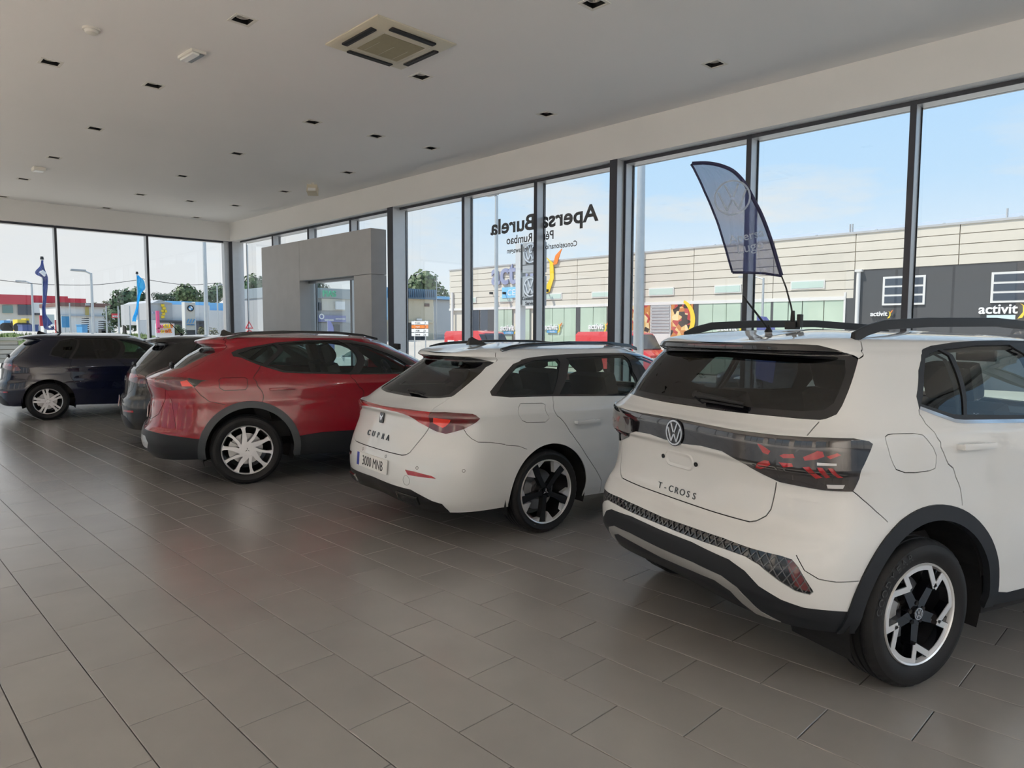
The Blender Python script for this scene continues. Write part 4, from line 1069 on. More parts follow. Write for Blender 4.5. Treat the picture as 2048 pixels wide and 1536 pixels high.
    mirrors(b, 1.72, 1.14, .80, P_white); interior(root, W, 1.53, 1.16, rear=-.45); wells(root, W, .43, .335, .86)
    for x in (0, W):
        for sd in (1, -1): make_wheel('zig', .328, .205, .232, root, x, -sd*.765, sd)
    # tailpipe side: exhaust box under the bumper
    MB().box((-.56, -.45, .30), (-.40, .45, .37)).obj('rear_underside', M_dark, root)
    return b
B1 = crossover()

# --- feather flag clamped to the crossover roof
def feather_flag():
    base = B1.root.matrix_world if False else None
    th = math.radians(-110); h = np.array([math.cos(th), math.sin(th), 0]); p0 = np.array([1.6496, -3.6107, 0])+h*.10+np.array([0, 0, 1.588])
    n = np.array([math.cos(math.radians(-58)), math.sin(math.radians(-58)), 0])       # the cloth hangs across the hall
    def pt(px, py): d = ray(px, py); return EYE+d*(np.dot(p0-EYE, n)/np.dot(d, n))
    t = empty('feather_flag', tuple(p0), 0, 'navy translucent feather flag with white lettering on a thin pole above the white crossover', 'flag')
    loc = lambda p: tuple(np.asarray(p)-p0)
    pole = [pt(*q) for q in ((1590, 655), (1582, 612), (1572, 575), (1563, 552), (1549, 503), (1532, 455), (1515, 415), (1497, 380), (1478, 352), (1452, 335), (1420, 327), (1383, 328))]
    right = [(1563, 551), (1556, 528), (1548, 500), (1540, 475), (1531, 450), (1522, 428), (1513, 410), (1504, 393), (1494, 374), (1482, 357), (1466, 342), (1447, 333), (1428, 328), (1408, 326), (1384, 327)]
    left = [(1465, 545), (1459, 525), (1452, 500), (1446, 480), (1440, 460), (1434, 442), (1428, 427), (1422, 412), (1416, 398), (1410, 385), (1404, 371), (1398, 358), (1392, 346), (1387, 336), (1382, 328.5)]
    def spl(p, k): 
        q = smooth_poly(p, False, k); return q
    r_, l_ = spl(right, 4), spl(left, 4); nu = 28; v, f = [], []; nrm_ = -n
    for i, (a, c) in enumerate(zip(r_, l_)):
        A, Cc = pt(*a), pt(*c); s = i/(len(r_)-1)
        for k in range(nu+1):
            u = k/nu; w = .010*math.sin(PI*min(1, u*3))*math.sin(PI*u)*1.0
            ph = (u*1.15+s*1.0)*2*PI*2.6; w += .006*math.sin(ph)*math.sin(PI*u)*min(1, (1-s)*4+.3)+.003*math.sin(ph*2.3+1)*math.sin(PI*u)
            v.append(loc(A+(Cc-A)*u+nrm_*w))
    m = nu+1
    for i in range(len(r_)-1): f += [(i*m+k, i*m+k+1, i*m+m+k+1, i*m+m+k) for k in range(nu)]
    NAVY = fabric('navy flag cloth', (.075, .095, .22), .30); HEM = mat('navy hem', (.008, .010, .045), .8)
    fl = MB().add(v, f).obj('cloth', NAVY, t, smooth=1.5)
    MB().tube([loc(p) for p in pole], [.006, .005, .0045]+[.004]*9, 8).obj('pole', M_black, t, smooth=1)
    hem = MB(); hem.tube([loc(pt(*p)-n*.001) for p in r_], .0105, 6); hem.tube([loc(pt(*p)) for p in l_], .006, 6); hem.tube([loc(pt(*p)) for p in ((1465, 545), (1490, 545), (1530, 547), (1563, 552))], .007, 6)
    hem.obj('hem', HEM, t, smooth=1)
    WF = fabric('flag print', (.52, .58, .66), .15)
    def fr(px, py, dx, dy):      # frame on the cloth plane
        o = pt(px, py)-n*.022; X = pt(px+dx, py+dy)-pt(px, py); return frame(loc(o), X, np.cross(X, n)*-1 if False else np.cross(n, X)*-1)
    M = fr(1464, 397, 40, -5); k = np.linalg.norm(pt(1500, 397)-pt(1464, 397))
    o = roundel(M, k*1.02, .0012, WF, t, 'flag_emblem', .10)
    s1 = np.linalg.norm(pt(1527, 465)-pt(1457, 480))
    for txt, q, wid in (('Apersa', (1493, 481), s1*1.0), ('Lugo', (1501, 503), s1*.74)):
        v, f = words(txt, 1, 0, 1, .01); ww = max(a[0] for a in v)-min(a[0] for a in v); sz = wid/ww
        MB().add([(a*sz, b_*sz, 0) for a, b_, _ in v], f, fr(*q, 60, -14)).obj('flag_lettering', WF, t)
    cl = MB().box((-.03, -.03, -.03), (.03, .03, .012)).cyl((0, 0, 0), (.0, -.0, .07), .014, .010, 10).box((-.05, -.018, -.02), (-.03, .02, .05)); cl.obj('clamp', M_black, t, bevel=.004)
feather_flag()

# --- white estate
def estate():
    root = empty('car', (4.4134, -3.9979, 0), math.radians(-98), 'white estate car with a red light strip, dark two-tone wheels and number plate', 'car')
    W = 2.686
    b = Body(Hull(LER, bulges=((0, .45, .5, .32, .012), (W, .45, .5, .32, .012))), root, (72, 56, 22), 5); g = b.region
    for cx in (.03, W+.02): b.circle('hole', None, cx, .318, .372)
    g('rear_window', G_priv, [(-.02, 1.045), (.10, 1.048), (.15, 1.055), (.178, 1.075), (.188, 1.14), (.193, 1.20), (.16, 1.275), (.11, 1.305), (-.02, 1.318)], -.002, 0)
    g('window_surround', M_gloss, [(-.02, 1.028), (.103, 1.034), (.16, 1.046), (.193, 1.060), (.198, 1.071), (.211, 1.15), (.221, 1.228), (.222, 1.266), (.24, 1.30), (.17, 1.338), (.10, 1.343), (-.02, 1.343)], -.002, .008)
    g('tail_lamp_core', L_org, [(.198, .925), (.241, .916), (.223, .864), (.216, .854), (.19, .884)], .004, .006)
    g('tail_lamp', L_dred, [(.186, .960), (.223, .964), (.261, .960), (.301, .955), (.313, .944), (.326, .921), (.308, .897), (.271, .848), (.236, .819), (.226, .812), (.201, .826), (.180, .848)], .003, .02)
    g('light_strip', L_red, [(-.02, .958), (.063, .962), (.115, .964), (.16, .962), (.186, .960), (.180, .848), (.165, .866), (.148, .882), (.125, .922), (.105, .931), (.078, .937), (-.02, .941)], .002, .02)
    g('reflector', L_red, [(.138, .540), (.168, .538), (.211, .521), (.223, .503), (.201, .504), (.148, .506)], -.002, .006)
    g('diffuser', M_black, [(-.02, .415), (.105, .405), (.158, .402), (.183, .374), (.213, .337), (.238, .318), (.26, .20), (-.02, .15)], .002)
    g('sill', M_black, [(.42, .05, 0), (.42, .215, 0), (W-.40, .19, 0), (W-.40, .05, 0)], .002)
    g('quarter_window', G_tint, [(-.405, 1.085, 0), (-.28, 1.178, 0), (-.13, 1.276, 0), (.056, 1.315, 0), (.285, 1.322, 0), (.10, 1.058, 0), (-.395, 1.073, 0)], -.003, 0)
    g('door_window', G_tint, [(.375, 1.325, 0), (.751, 1.336, 0), (1.04, 1.336, 0), (1.075, 1.2, 0), (1.03, 1.012, 0), (.165, 1.054, 0)], -.003, 0)
    g('front_door_window', G_clear, [(1.13, 1.333, 0), (1.28, 1.32, 0), (1.55, 1.23, 0), (1.90, 1.01, 0), (1.10, 1.012, 0)], -.003, 0)
    g('window_frame', M_gloss, [(-.449, 1.072, 0), (-.442, 1.098, 0), (-.27, 1.213, 0), (-.151, 1.291, 0), (-.075, 1.321, 0), (.158, 1.346, 0), (.414, 1.356, 0), (.777, 1.359, 0), (1.129, 1.355, 0), (1.33, 1.335, 0), (1.62, 1.23, 0), (2.02, .99, 0), (1.027, 1.0, 0), (.076, 1.044, 0)], .001, .008)
    g('windscreen', G_clear, [(.865, 1.0), (.855, 1.2), (.865, 1.365), (1.02, 1.37), (1.02, .985)], -.003, 0)
    g('headlamp', L_wht, [(.80, .74), (.86, .76), (.93, .69), (.93, .63), (.86, .62)], .003); g('front_grille', M_gloss, [(.88, .56), (1.02, .58), (1.02, .34), (.86, .34)], -.004)
    b.gap([(.193, 1.060), (.188, 1.03), (.178, .985), (.185, .962)]); b.gap([(.18, .846), (.17, .79), (.153, .707), (.143, .663), (.133, .643), (.12, .635), (.058, .634), (-.02, .634)], .007)
    b.gap([(.24, 1.30), (.275, 1.345), (.29, 1.38)], .004); b.gap([(.29, 1.38), (.2, 1.39), (-.02, 1.39)], .004)
    b.gap([(.271, .848), (.281, .811), (.296, .78), (.316, .755), (.358, .746), (.414, .722), (.431, .699), (.439, .668)], .004)
    b.gap([(.095, 1.043, 0), (.084, .992, 0), (.099, .895, 0), (.22, .767, 0), (.354, .602, 0), (.495, .432, 0), (.571, .333, 0), (.59, .22, 0)]); b.gap([(1.085, 1.0, 0), (1.12, .8, 0), (1.16, .5, 0), (1.17, .22, 0)])
    fuel = [(.436, 1.007), (.466, .998), (.469, .985), (.461, .882), (.456, .857), (.438, .866), (.434, .884), (.434, .98)]
    b.gap(fuel+fuel[:1], .004)
    b.build(P_white2, [('fuel_flap', fuel), ('tailgate', [(-.02, .634), (.058, .634), (.12, .635), (.133, .643), (.143, .663), (.153, .707), (.17, .79), (.18, .846), (.185, .962), (.178, .985), (.188, 1.03), (.193, 1.06), (.24, 1.30), (.29, 1.38), (-.02, 1.39)])], liner=TRIM)
    M = b.at(.002, .868, .002); MB().box((-.034, -.042, 0), (.034, .042, .010), M).obj('badge', M_gloss, root, bevel=.008)
    em = MB()
    for s in (-1, 1): em.prism([(s*.004, -.024), (s*.004, .006), (s*.02, .024), (s*.022, .010), (s*.012, -.002), (s*.012, -.012)][::s], .010, .0125, M)
    em.obj('badge_emblem', M_chrome, root)
    M = b.at(.003, .735, .002); mb = MB()
    for i, ch in enumerate('CUPRA'): v, f = words(ch, .062, .05, 1.05, .015); mb.add(v, f, M @ Matrix.Translation((-.17+.083*i, -.022, 0)))
    mb.obj('model_lettering', M_gloss, root)
    plate(b, .002, .525, '3000 MNB', root)
    for t, z in ((.062, .600), (.173, .566), (.291, .56)):
        for sd in (1, -1):
            s = MB(); ring_vf(s, .009, .0125, 0, .0015, 16, b.at(t, z, .0, sd)); s.obj('parking_sensor', mat('seam grey', (.15, .15, .15), .5), root)
    s = MB(); ring_vf(s, .034, .036, 0, .001, 24, b.at(.145, .464, 0)); s.obj('tow_cover', mat('seam grey'), root)
    for sd in (1, -1):
        M = b.at(.145, .330, .0, sd); s = MB().box((-.11, -.035, -.06), (.11, .035, .012), M); o = s.obj('exhaust_tip', mat('dark chrome'), root, bevel=.008); MB().box((-.095, -.024, .0), (.095, .024, .0135), M).obj('exhaust_opening', M_dark, o)
    handle(b, .497, .832, .24, P_white2)
    roof_rail(b, [(-.20, .548, 1.395), (-.10, .548, 1.418), (.05, .545, 1.432), (.5, .54, 1.445), (.95, .525, 1.440), (1.25, .50, 1.415), (1.36, .49, 1.385)], M_gloss, 0, .03, .03)
    fin_antenna(b, -.07, 0, M_gloss) if False else fin_antenna(b, -.05, 1.425, M_gloss)
    wiper(b, .012, 1.062, .10, 1.050); mirrors(b, 1.80, 1.02, .80, P_white2)
    interior(root, W, 1.42, 1.03, rear=-.7); wells(root, W, .395, .318, .875)
    for x in (0, W):
        for sd in (1, -1): make_wheel('fan', .320, .235, .254, root, x, -sd*.765, sd)
    MB().box((-.80, -.5, .24), (-.45, .5, .32)).obj('rear_underside', M_dark, root)
estate()

# --- red coupe crossover
def red_suv():
    root = empty('car', (7.6, -3.25, 0), math.radians(-109), 'metallic red crossover with grey wheel arches and silver alloy wheels', 'car')
    W = 2.68
    b = Body(Hull(FOR, bulges=((0, .5, .55, .32, .015), (W, .5, .55, .32, .015))), root, (64, 52, 22), 5); g = b.region
    for cx in (.03, W+.02): b.circle('hole', None, cx, .352, .418)
    g('rear_window', G_priv, [(-.02, 1.155), (.11, 1.160), (.195, 1.175), (.212, 1.205), (.232, 1.265), (.22, 1.33), (.15, 1.36), (-.02, 1.372)], -.002, 0)
    g('window_surround', M_gloss, [(-.02, 1.143), (.083, 1.145), (.20, 1.155), (.228, 1.172), (.231, 1.205), (.253, 1.269), (.270, 1.316), (.20, 1.37), (.12, 1.398), (-.02, 1.402)], -.002, .008)
    g('tail_lamp_core', L_org, [(.326, 1.045), (.358, 1.058), (.371, .998), (.324, 1.0)], .004, .006)
    g('tail_lamp_tip', M_gloss, [(.358, 1.078), (.429, 1.052), (.376, .990)], .003)
    g('tail_lamp', L_dred, [(.20, 1.082), (.268, 1.088), (.358, 1.078), (.376, .990), (.311, .965), (.253, .960), (.238, .980), (.20, .985)], .003, .02)
    g('light_strip', L_red, [(-.02, 1.045), (.148, 1.055), (.20, 1.082), (.20, .985), (.14, 1.02), (-.02, 1.022)], .002, .02)
    low = [(-.02, .56), (.208, .556), (.251, .542), (.321, .516), (.391, .487), (.45, .47), (.45, .05), (-.02, .05)]
    g('bumper_silver', mat('silver bumper panel', (.45, .45, .45), .25, .8), [(-.02, .50), (.16, .50), (.185, .44), (.17, .38), (-.02, .38)], .004)
    for cx in (.03, W+.02): b.circle('arch_cladding', mat('grey arch plastic', (.05, .056, .064), .45, spec=.4, bump=.1, bscale=1200), cx, .352, .485, .012, .03)
    g('lower_bumper', CLAD, low, .001, .012)
    g('sill_cladding', CLAD, [(.40, .05, 0), (.42, .455, 0), (.724, .487, 0), (1.3, .495, 0), (2.1, .46, 0), (2.22, .42, 0), (2.2, .05, 0)], .003, .012)
    g('front_lower_bumper', CLAD, [(3.0, .05, 0), (3.05, .42, 0), (.90, .44), (1.02, .44), (1.02, .05)], .001)
    g('quarter_window', G_tint, [(-.053, 1.305, 0), (.088, 1.355, 0), (.29, 1.395, 0), (.17, 1.199, 0), (.02, 1.257, 0)], -.003, 0)
    g('door_window', G_tint, [(.342, 1.396, 0), (.635, 1.423, 0), (.965, 1.430, 0), (1.035, 1.094, 0), (.596, 1.112, 0), (.376, 1.127, 0), (.215, 1.186, 0)], -.003, 0)
    g('front_door_window', G_clear, [(1.073, 1.402, 0), (1.268, 1.372, 0), (1.515, 1.277, 0), (1.68, 1.172, 0), (1.78, 1.08, 0), (1.134, 1.084, 0)], -.003, 0)
    g('window_frame', M_gloss, [(-.116, 1.316, 0), (-.057, 1.344, 0), (.112, 1.378, 0), (.326, 1.414, 0), (.639, 1.438, 0), (.957, 1.443, 0), (1.12, 1.434, 0), (1.369, 1.385, 0), (1.616, 1.29, 0), (1.76, 1.20, 0), (1.95, 1.06, 0), (1.061, 1.076, 0), (.595, 1.096, 0), (.37, 1.111, 0), (.151, 1.184, 0), (-.021, 1.264, 0)], .001, .008)
    g('windscreen', G_clear, [(.868, 1.08), (.858, 1.25), (.868, 1.43), (1.02, 1.44), (1.02, 1.035)], -.003, 0)
    g('headlamp', L_wht, [(.80, .82), (.86, .84), (.93, .77), (.93, .71), (.86, .70)], .003); g('front_grille', M_gloss, [(.88, .66), (1.02, .68), (1.02, .46), (.86, .46)], -.004)
    b.gap([(.276, 1.09), (.284, 1.14), (.291, 1.197), (.296, 1.308), (.30, 1.362), (.351, 1.431), (.311, 1.467)]); b.gap([(.311, 1.467), (.2, 1.46), (-.02, 1.455)], .004)
    b.gap([(.245, .965), (.225, .85), (.20, .72), (.15, .66), (-.02, .65)])
    b.gap([(.373, .988), (.388, .912), (.426, .834), (.434, .81)], .005)
    b.gap([(.151, 1.184, 0), (.105, 1.113, 0), (.096, 1.035, 0), (.112, .98, 0), (.148, .818, 0)]); b.gap([(1.050, 1.078, 0), (1.12, .947, 0), (1.148, .822, 0), (1.16, .49, 0)])
    fuel = [(.444, 1.071), (.474, 1.071), (.476, 1.054), (.466, .985), (.459, .95), (.437, .951), (.435, .979), (.441, 1.049)]
    b.gap(fuel+fuel[:1], .005)
    b.gap([(.245, .96), (.26, .85), (.275, .70), (.285, .60)], .003)
    b.build(P_red, [('fuel_flap', fuel), ('tailgate', [(-.02, .65), (.15, .66), (.20, .72), (.225, .85), (.245, .965), (.276, 1.09), (.284, 1.14), (.291, 1.197), (.296, 1.308), (.30, 1.362), (.351, 1.431), (.311, 1.467), (-.02, 1.455)])], liner=TRIM)
    plate(b, .002, .71, '7213 LFN', root)
    M = b.at(.002, .95, .002); MB().box((-.04, -.04, 0), (.04, .04, .010), M).obj('badge', M_gloss, root, bevel=.008)
    handle(b, .497, .948, .25, P_red)
    roof_rail(b, [(-.15, .592, 1.455), (-.02, .592, 1.488), (.12, .59, 1.507), (.55, .58, 1.522), (.95, .57, 1.517), (1.25, .55, 1.487), (1.42, .535, 1.445)], M_gloss, 0, .028, .03)
    fin_antenna(b, -.08, 1.478, M_gloss); wiper(b, .012, 1.172, .12, 1.165); mirrors(b, 1.72, 1.10, .82, P_red)
    interior(root, W, 1.48, 1.10, rear=-.6); wells(root, W, .44, .352, .89)
    for x in (0, W):
        for sd in (1, -1): make_wheel('swirl', .345, .225, .253, root, x, -sd*.785, sd)
    MB().box((-.78, -.5, .28), (-.45, .5, .36)).obj('rear_underside', M_dark, root)
red_suv()

# --- hatchbacks: one navy in full view, one black, one dark behind it, two outside
def hatch(loc, ang, paint, label, look, text='', wheel='double', full=True, group=None, z=0.):
    root = empty('car', (loc[0], loc[1], z), math.radians(ang), label, 'car', group)
    W = 2.62
    b = Body(Hull(GOR), root, (48, 40, 18) if full else (26, 24, 12), 4 if full else 2); g = b.region
    for cx in (.02, W+.02): b.circle('hole', None, cx, .318, .375)
    g('rear_window', G_priv, [(-.02, 1.06), (.15, 1.07), (.20, 1.10), (.225, 1.20), (.20, 1.31), (-.02, 1.335)], -.002, 0)
    g('window_surround', M_gloss, [(-.02, 1.045), (.17, 1.055), (.225, 1.085), (.25, 1.20), (.24, 1.33), (.20, 1.368), (-.02, 1.37)], -.002, .008)
    if look == 'strip':
        g('light_strip', L_red, [(-.02, .955), (.15, .965), (.15, .90), (-.02, .93)], .002, .02)
    g('tail_lamp_core', L_red, [(.13, .955), (.20, .963), (.225, .935), (.16, .905)], .004, .006)
    g('tail_lamp', L_dred, [(.11, .965), (.155, .969), (.218, .97), (.263, .95), (.301, .857), (.263, .846), (.211, .855), (.125, .886)], .003, .02)
    g('reflector', L_red, [(.15, .50), (.23, .505), (.23, .48), (.15, .475)], .002, .006)
    g('diffuser', M_black, [(-.02, .43), (.16, .42), (.22, .32), (.24, .1), (-.02, .1)], .002)
    g('quarter_window', G_priv, [(.07, 1.11, 0), (.12, 1.213, 0), (.225, 1.338, 0), (.40, 1.375, 0), (.33, 1.03, 0)], -.003, 0)
    g('door_window', G_priv, [(.43, 1.377, 0), (.634, 1.388, 0), (.985, 1.389, 0), (1.03, 1.025, 0), (.37, 1.035, 0)], -.003, 0)
    g('front_door_window', G_tint, [(1.10, 1.365, 0), (1.30, 1.345, 0), (1.585, 1.27, 0), (1.90, 1.03, 0), (1.11, 1.022, 0)], -.003, 0)
    g('window_frame', M_gloss, [(.045, 1.09, 0), (.095, 1.213, 0), (.205, 1.352, 0), (.336, 1.386, 0), (.634, 1.404, 0), (1.085, 1.406, 0), (1.32, 1.37, 0), (1.62, 1.28, 0), (1.98, 1.0, 0), (1.039, 1.01, 0), (.404, 1.02, 0)], .001, .008)
    g('windscreen', G_tint, [(.868, 1.02), (.858, 1.25), (.868, 1.39), (1.02, 1.40), (1.02, .985)], -.003, 0)
    g('headlamp', L_wht, [(.79, .77), (.86, .79), (.93, .74), (.93, .66), (.85, .65)], .003); g('front_grille', M_gloss, [(.88, .50), (1.02, .52), (1.02, .34), (.86, .34)], -.004)
    g('sill', M_black, [(.42, .05, 0), (.42, .225, 0), (W-.40, .19, 0), (W-.40, .05, 0)], .002)
    if full:
        b.gap([(.215, .97), (.24, 1.05), (.26, 1.2), (.255, 1.36)]); b.gap([(.20, .86), (.19, .76), (.15, .70), (-.02, .69)])
        b.gap([(.36, 1.02, 0), (.33, .9, 0), (.33, .75, 0), (.40, .6, 0)]); b.gap([(1.045, 1.01, 0), (1.10, .8, 0), (1.12, .5, 0), (1.12, .24, 0)])
    b.build(paint, (), liner=TRIM if full else None)
    M = b.at(.004, .905 if look != 'strip' else .86, .003)
    MB().cyl(M @ Vector((0, 0, -.004)), M @ Vector((0, 0, .004)), .055, n=28).obj('badge', M_gloss, root, smooth=.7)
    roundel(M @ Matrix.Translation((0, 0, .004)), .052, .003, M_chrome, root, 'badge_emblem')
    if text: plate(b, .003, .58, text, root, m=mat('red glare plate', (.62, .42, .40), .4) if look == 'strip' else None)  # red glare on this plate is put into its base colour
    handle(b, .49, .90, .2, paint)
    if look == 'fin': fin_antenna(b, .02, 1.445, M_gloss)
    else: rod_antenna(b, .10, 0, 1.455, .27, .18)
    wiper(b, .012, 1.075, .10, 1.068); mirrors(b, 1.75, 1.03, .80, paint)
    interior(root, W, 1.44, 1.03, rear=-.4); wells(root, W, .395, .318, .87)
    for x in (0, W):
        for sd in (1, -1): make_wheel(wheel, .318, .205, .224, root, x, -sd*.765, sd)
    MB().box((-.5, -.5, .24), (-.4, .5, .32)).obj('rear_underside', M_dark, root)
    return b
hatch((10.3, -3.5), -105, P_blk, 'black hatchback, only its tail and roof showing behind the red crossover', 'strip', '3951 NCR')
hatch((14.764, -2.7806), -98, P_navy, 'navy blue hatchback on silver five double-spoke wheels, at the far left', 'fin')
hatch((17.1, -3.4), -98, mat('ink paint', (.004, .004, .014), .45, coat=1.0, spec=.1), 'dark car whose roof shows between the navy hatchback and the far window', 'rod')
# ------------------------------------------------------------------ outside: ground falling to the street
def zg(x, y):
    s = min(1., max(0., (-y-10)/9.)); t = min(1., max(0., (x-47)/12.)); return -.12-.9*s*s*(3-2*s)+1.5*t*t*(3-2*t)
def ground():
    xs = list(np.arange(-60, 43, 6.))+[44, 47, 50, 53, 56, 59, 62, 70, 80, 110, 150, 220, 330]; ys = [-330, -200, -120, -80, -60, -48, -38, -30, -24, -20, -18, -16.5, -15, -13.5, -12, -11, -10, -8.6, 0, 10, 12, 30, 60, 120, 200, 300]
    v = [(x, y, zg(x, y)) for x in xs for y in ys]; n = len(ys)
    f = [(i*n+j, (i+1)*n+j, (i+1)*n+j+1, i*n+j+1) for i in range(len(xs)-1) for j in range(n-1)]
    keep = []
    for q in f:
        cx = sum(v[i][0] for i in q)/4; cy = sum(v[i][1] for i in q)/4; keep.append(q)
    v = [(x, y, z-.03 if (-9.5 < x < 19.4 and -8.5 < y < 9.5) else z) for x, y, z in v]
    MB().add(v, keep).obj('pavement', mat('street paving', (.54, .49, .42), .85, noise=.12, nscale=.4, bump=.2, bscale=30), kind='structure', smooth=2)
ground()
def rX(mb, x0, y0, x1, y1, X, th=.3, dz=0.):     # box whose front is the pixel rectangle seen on the plane x = X
    ym = (y0+y1)/2; xm = (x0+x1)/2
    a, b_ = onX(x0, ym, X)[1], onX(x1, ym, X)[1]; zt, zb = onX(xm, y0, X)[2], onX(xm, y1, X)[2]
    return mb.box((X, b_, zb+dz), (X+th, a, zt+dz))
def rY(mb, x0, y0, x1, y1, Y, th=.3):
    ym = (y0+y1)/2; xm = (x0+x1)/2
    a, b_ = onY(x0, ym, Y)[0], onY(x1, ym, Y)[0]; zt, zb = onY(xm, y0, Y)[2], onY(xm, y1, Y)[2]
    return mb.box((b_, Y-th, zb), (a, Y, zt))
K = {}
def col(name, c, r=.7, **k): return mat(name, c, r, **k)
cream, beige, wht = col('cream panel', (.62, .58, .50)), col('beige wall', (.62, .54, .40), noise=.05), col('outdoor white', (.70, .69, .67))
dgrey, frost, blueP = col('dark grey wall', (.055, .056, .060), noise=.1), col('frosted green glass', (.45, .56, .45), .25, noise=.08, nscale=.6), col('sign blue', (.08, .32, .60))
redv, yel, org, lav, pink = col('van red', (.62, .035, .04), .3, coat=1.), col('sign yellow', (.85, .60, .03)), col('sign orange', (.80, .22, .03)), col('lavender letters', (.28, .31, .46)), col('sign pink', (.80, .10, .25))
whtl, wing, grn = col('white letters', (.80, .80, .80)), col('outdoor window', (.05, .065, .09), .12), col('sign green', (.0, .42, .22))
skyb = col('light blue roof', (.20, .50, .80), .5); greyp = col('grey panel', (.42, .43, .44)); redr = col('red roof', (.55, .03, .05)); brown = col('brown roof', (.20, .10, .08)); steelb = col('blue corrugated cap', (.09, .17, .26), .5)
conc = col('concrete block', (.46, .43, .37), .9, noise=.12, nscale=2, rand=.08)

# --- long warehouse across the street
FY = -37.0
def fx(px, py=600): return float(onY(px, py, FY)[0])
def fz(px, py): return float(onY(px, py, FY)[2])
def warehouse():
    x0, x1 = -14., fx(899, 560); top = fz(1214, 512); rowh = (fz(1214, 512)-fz(1214, 611))/7
    t = empty('warehouse', ((x0+x1)/2, FY, -1.02), 0, 'long cream panelled warehouse with shop front across the street', 'building'); o = Vector(t.location)
    def put(mb, name, m, **k):
        mb.v = [(a-o.x, b-o.y, c-o.z) for a, b, c in mb.v]; return mb.obj(name, m, t, **k)
    put(MB().box((x0, FY-25, -1.02), (x1, FY-.12, top-.05)), 'wall', cream)
    xs = [x1, fx(1020), fx(1154), fx(1262), fx(1386), fx(1545), fx(1707), fx(1913), fx(2110), x0]
    for i in range(len(xs)-1):
        for k in range(7):
            a, b_ = xs[i], xs[i+1]; z1 = top-k*rowh; z0 = z1-rowh
            if i >= 6 and k >= 4: continue
            put(MB().box((b_+.02, FY-.13, z0+.018), (a-.02, FY, z1-.018)), 'panel', cream)
    # dark painted shop wall on the right and its windows
    zd = fz(1913, 588); xd = fx(1691)
    put(MB().box((x0, FY-.13, -1.02), (xd, FY-.01, top-4*rowh)), 'shop_wall', dgrey)
    def win(pa, pb, ya, yb, rows, glassm, framem, name='shop_window', fw=.10):
        xa, xb = fx(pa), fx(pb); pm = (pa+pb)/2; zt, zb = fz(pm, ya), fz(pm, yb)
        w = put(MB().box((xb, FY-.05, zb), (xa, FY+.06, zt)), name, framem); h = (zt-zb-fw*(rows+1))/rows
        for r in range(rows):
            mb = MB().box((xb+fw-o.x, FY+.02-o.y, zb+fw+r*(h+fw)-o.z), (xa-fw-o.x, FY+.075-o.y, zb+fw+r*(h+fw)+h-o.z)); mb.obj('pane', glassm, w)
        return w
    win(1765, 1850, 552, 610, 3, wing, wht); win(1981, 2070, 543, 605, 3, wing, wht)
    for a, b_, c, d in ((937, 953, 595, 606), (1000, 1026, 592, 604.5), (1088, 1124, 586.8, 599.2), (1184, 1222, 583, 595), (1298, 1348, 575.5, 591.5), (1429, 1482, 570, 586.5), (1581, 1649, 561, 578.5)):
        win(a, b_, c, d, 1, col('clerestory glass', (.50, .62, .56), .2), wht, 'clerestory_window', .06)
    # shop front glazing
    zt = top-7*rowh+.02; put(MB().box((xd, FY-.2, -1.02), (x1, FY+.03, zt-.5*0-.0-(zt+1.02)*0)) if False else MB().box((xd-.0, FY-.1, zt-.08), (x1, FY+.06, zt+.10)), 'lintel', wht)
    for a, b_ in ((941, 958), (961, 976), (992, 1008), (1009, 1024), (1035, 1047), (1048, 1059), (1083, 1105), (1106, 1128), (1129, 1152), (1161, 1186), (1187, 1213), (1222, 1262), (1397, 1425), (1426, 1452), (1453, 1481), (1504, 1541), (1545, 1575), (1577, 1603), (1605, 1646), (1648, 1688)):
        put(MB().box((fx(b_, 640), FY-.04, -.95), (fx(a, 640), FY+.02, zt-.06)), 'shop_pane', wing if a < 990 else frost)
    for a, b_ in ((976, 992), (1152, 1161), (1388, 1397), (1481, 1504), (1541, 1546)): put(MB().box((fx(b_, 640), FY-.06, -1.0), (fx(a, 640), FY+.03, zt-.05)), 'shop_post', dgrey)
    put(MB().box((fx(1692), FY-.06, -1.0), (fx(1688), FY+.05, zt+.3)), 'shop_post', wht)
    # murals and louvers
    mur = mat('mural', (.5, .3, .15), .7)
    if True:
        nt = mur.node_tree; N, L = nt.nodes, nt.links; b_ = N['Principled BSDF']; tc = N.new('ShaderNodeTexCoord'); vo = N.new('ShaderNodeTexVoronoi'); vo.inputs['Scale'].default_value = 3.2
        L.new(tc.outputs['Object'], vo.inputs[0]); rp = N.new('ShaderNodeValToRGB'); L.new(vo.outputs['Color'], rp.inputs[0]); e = rp.color_ramp.elements
        rp.color_ramp.interpolation = 'CONSTANT'; e[0].color = (.03, .02, .02, 1); e[1].position = .3; e[1].color = (.55, .20, .05, 1)
        for p, c in ((.45, (.75, .5, .2, 1)), (.6, (.45, .05, .05, 1)), (.75, (.80, .65, .35, 1))): x = e.new(p); x.color = c
        L.new(rp.outputs[0], b_.inputs['Base Color'])
    for a, b_ in ((1262, 1300), (1343, 1386)): put(MB().box((fx(b_, 640), FY-.05, -1.0), (fx(a, 640), FY+.05, zt-.02)), 'mural', mur)
    put(MB().box((fx(1342, 640), FY-.05, -1.0), (fx(1301, 640), FY+.03, zt)), 'louver_frame', wht)
    for k in range(9): put(MB().box((fx(1340, 640), FY+.02, zt-.25-.19*k), (fx(1303, 640), FY+.08, zt-.14-.19*k)), 'louver', greyp)
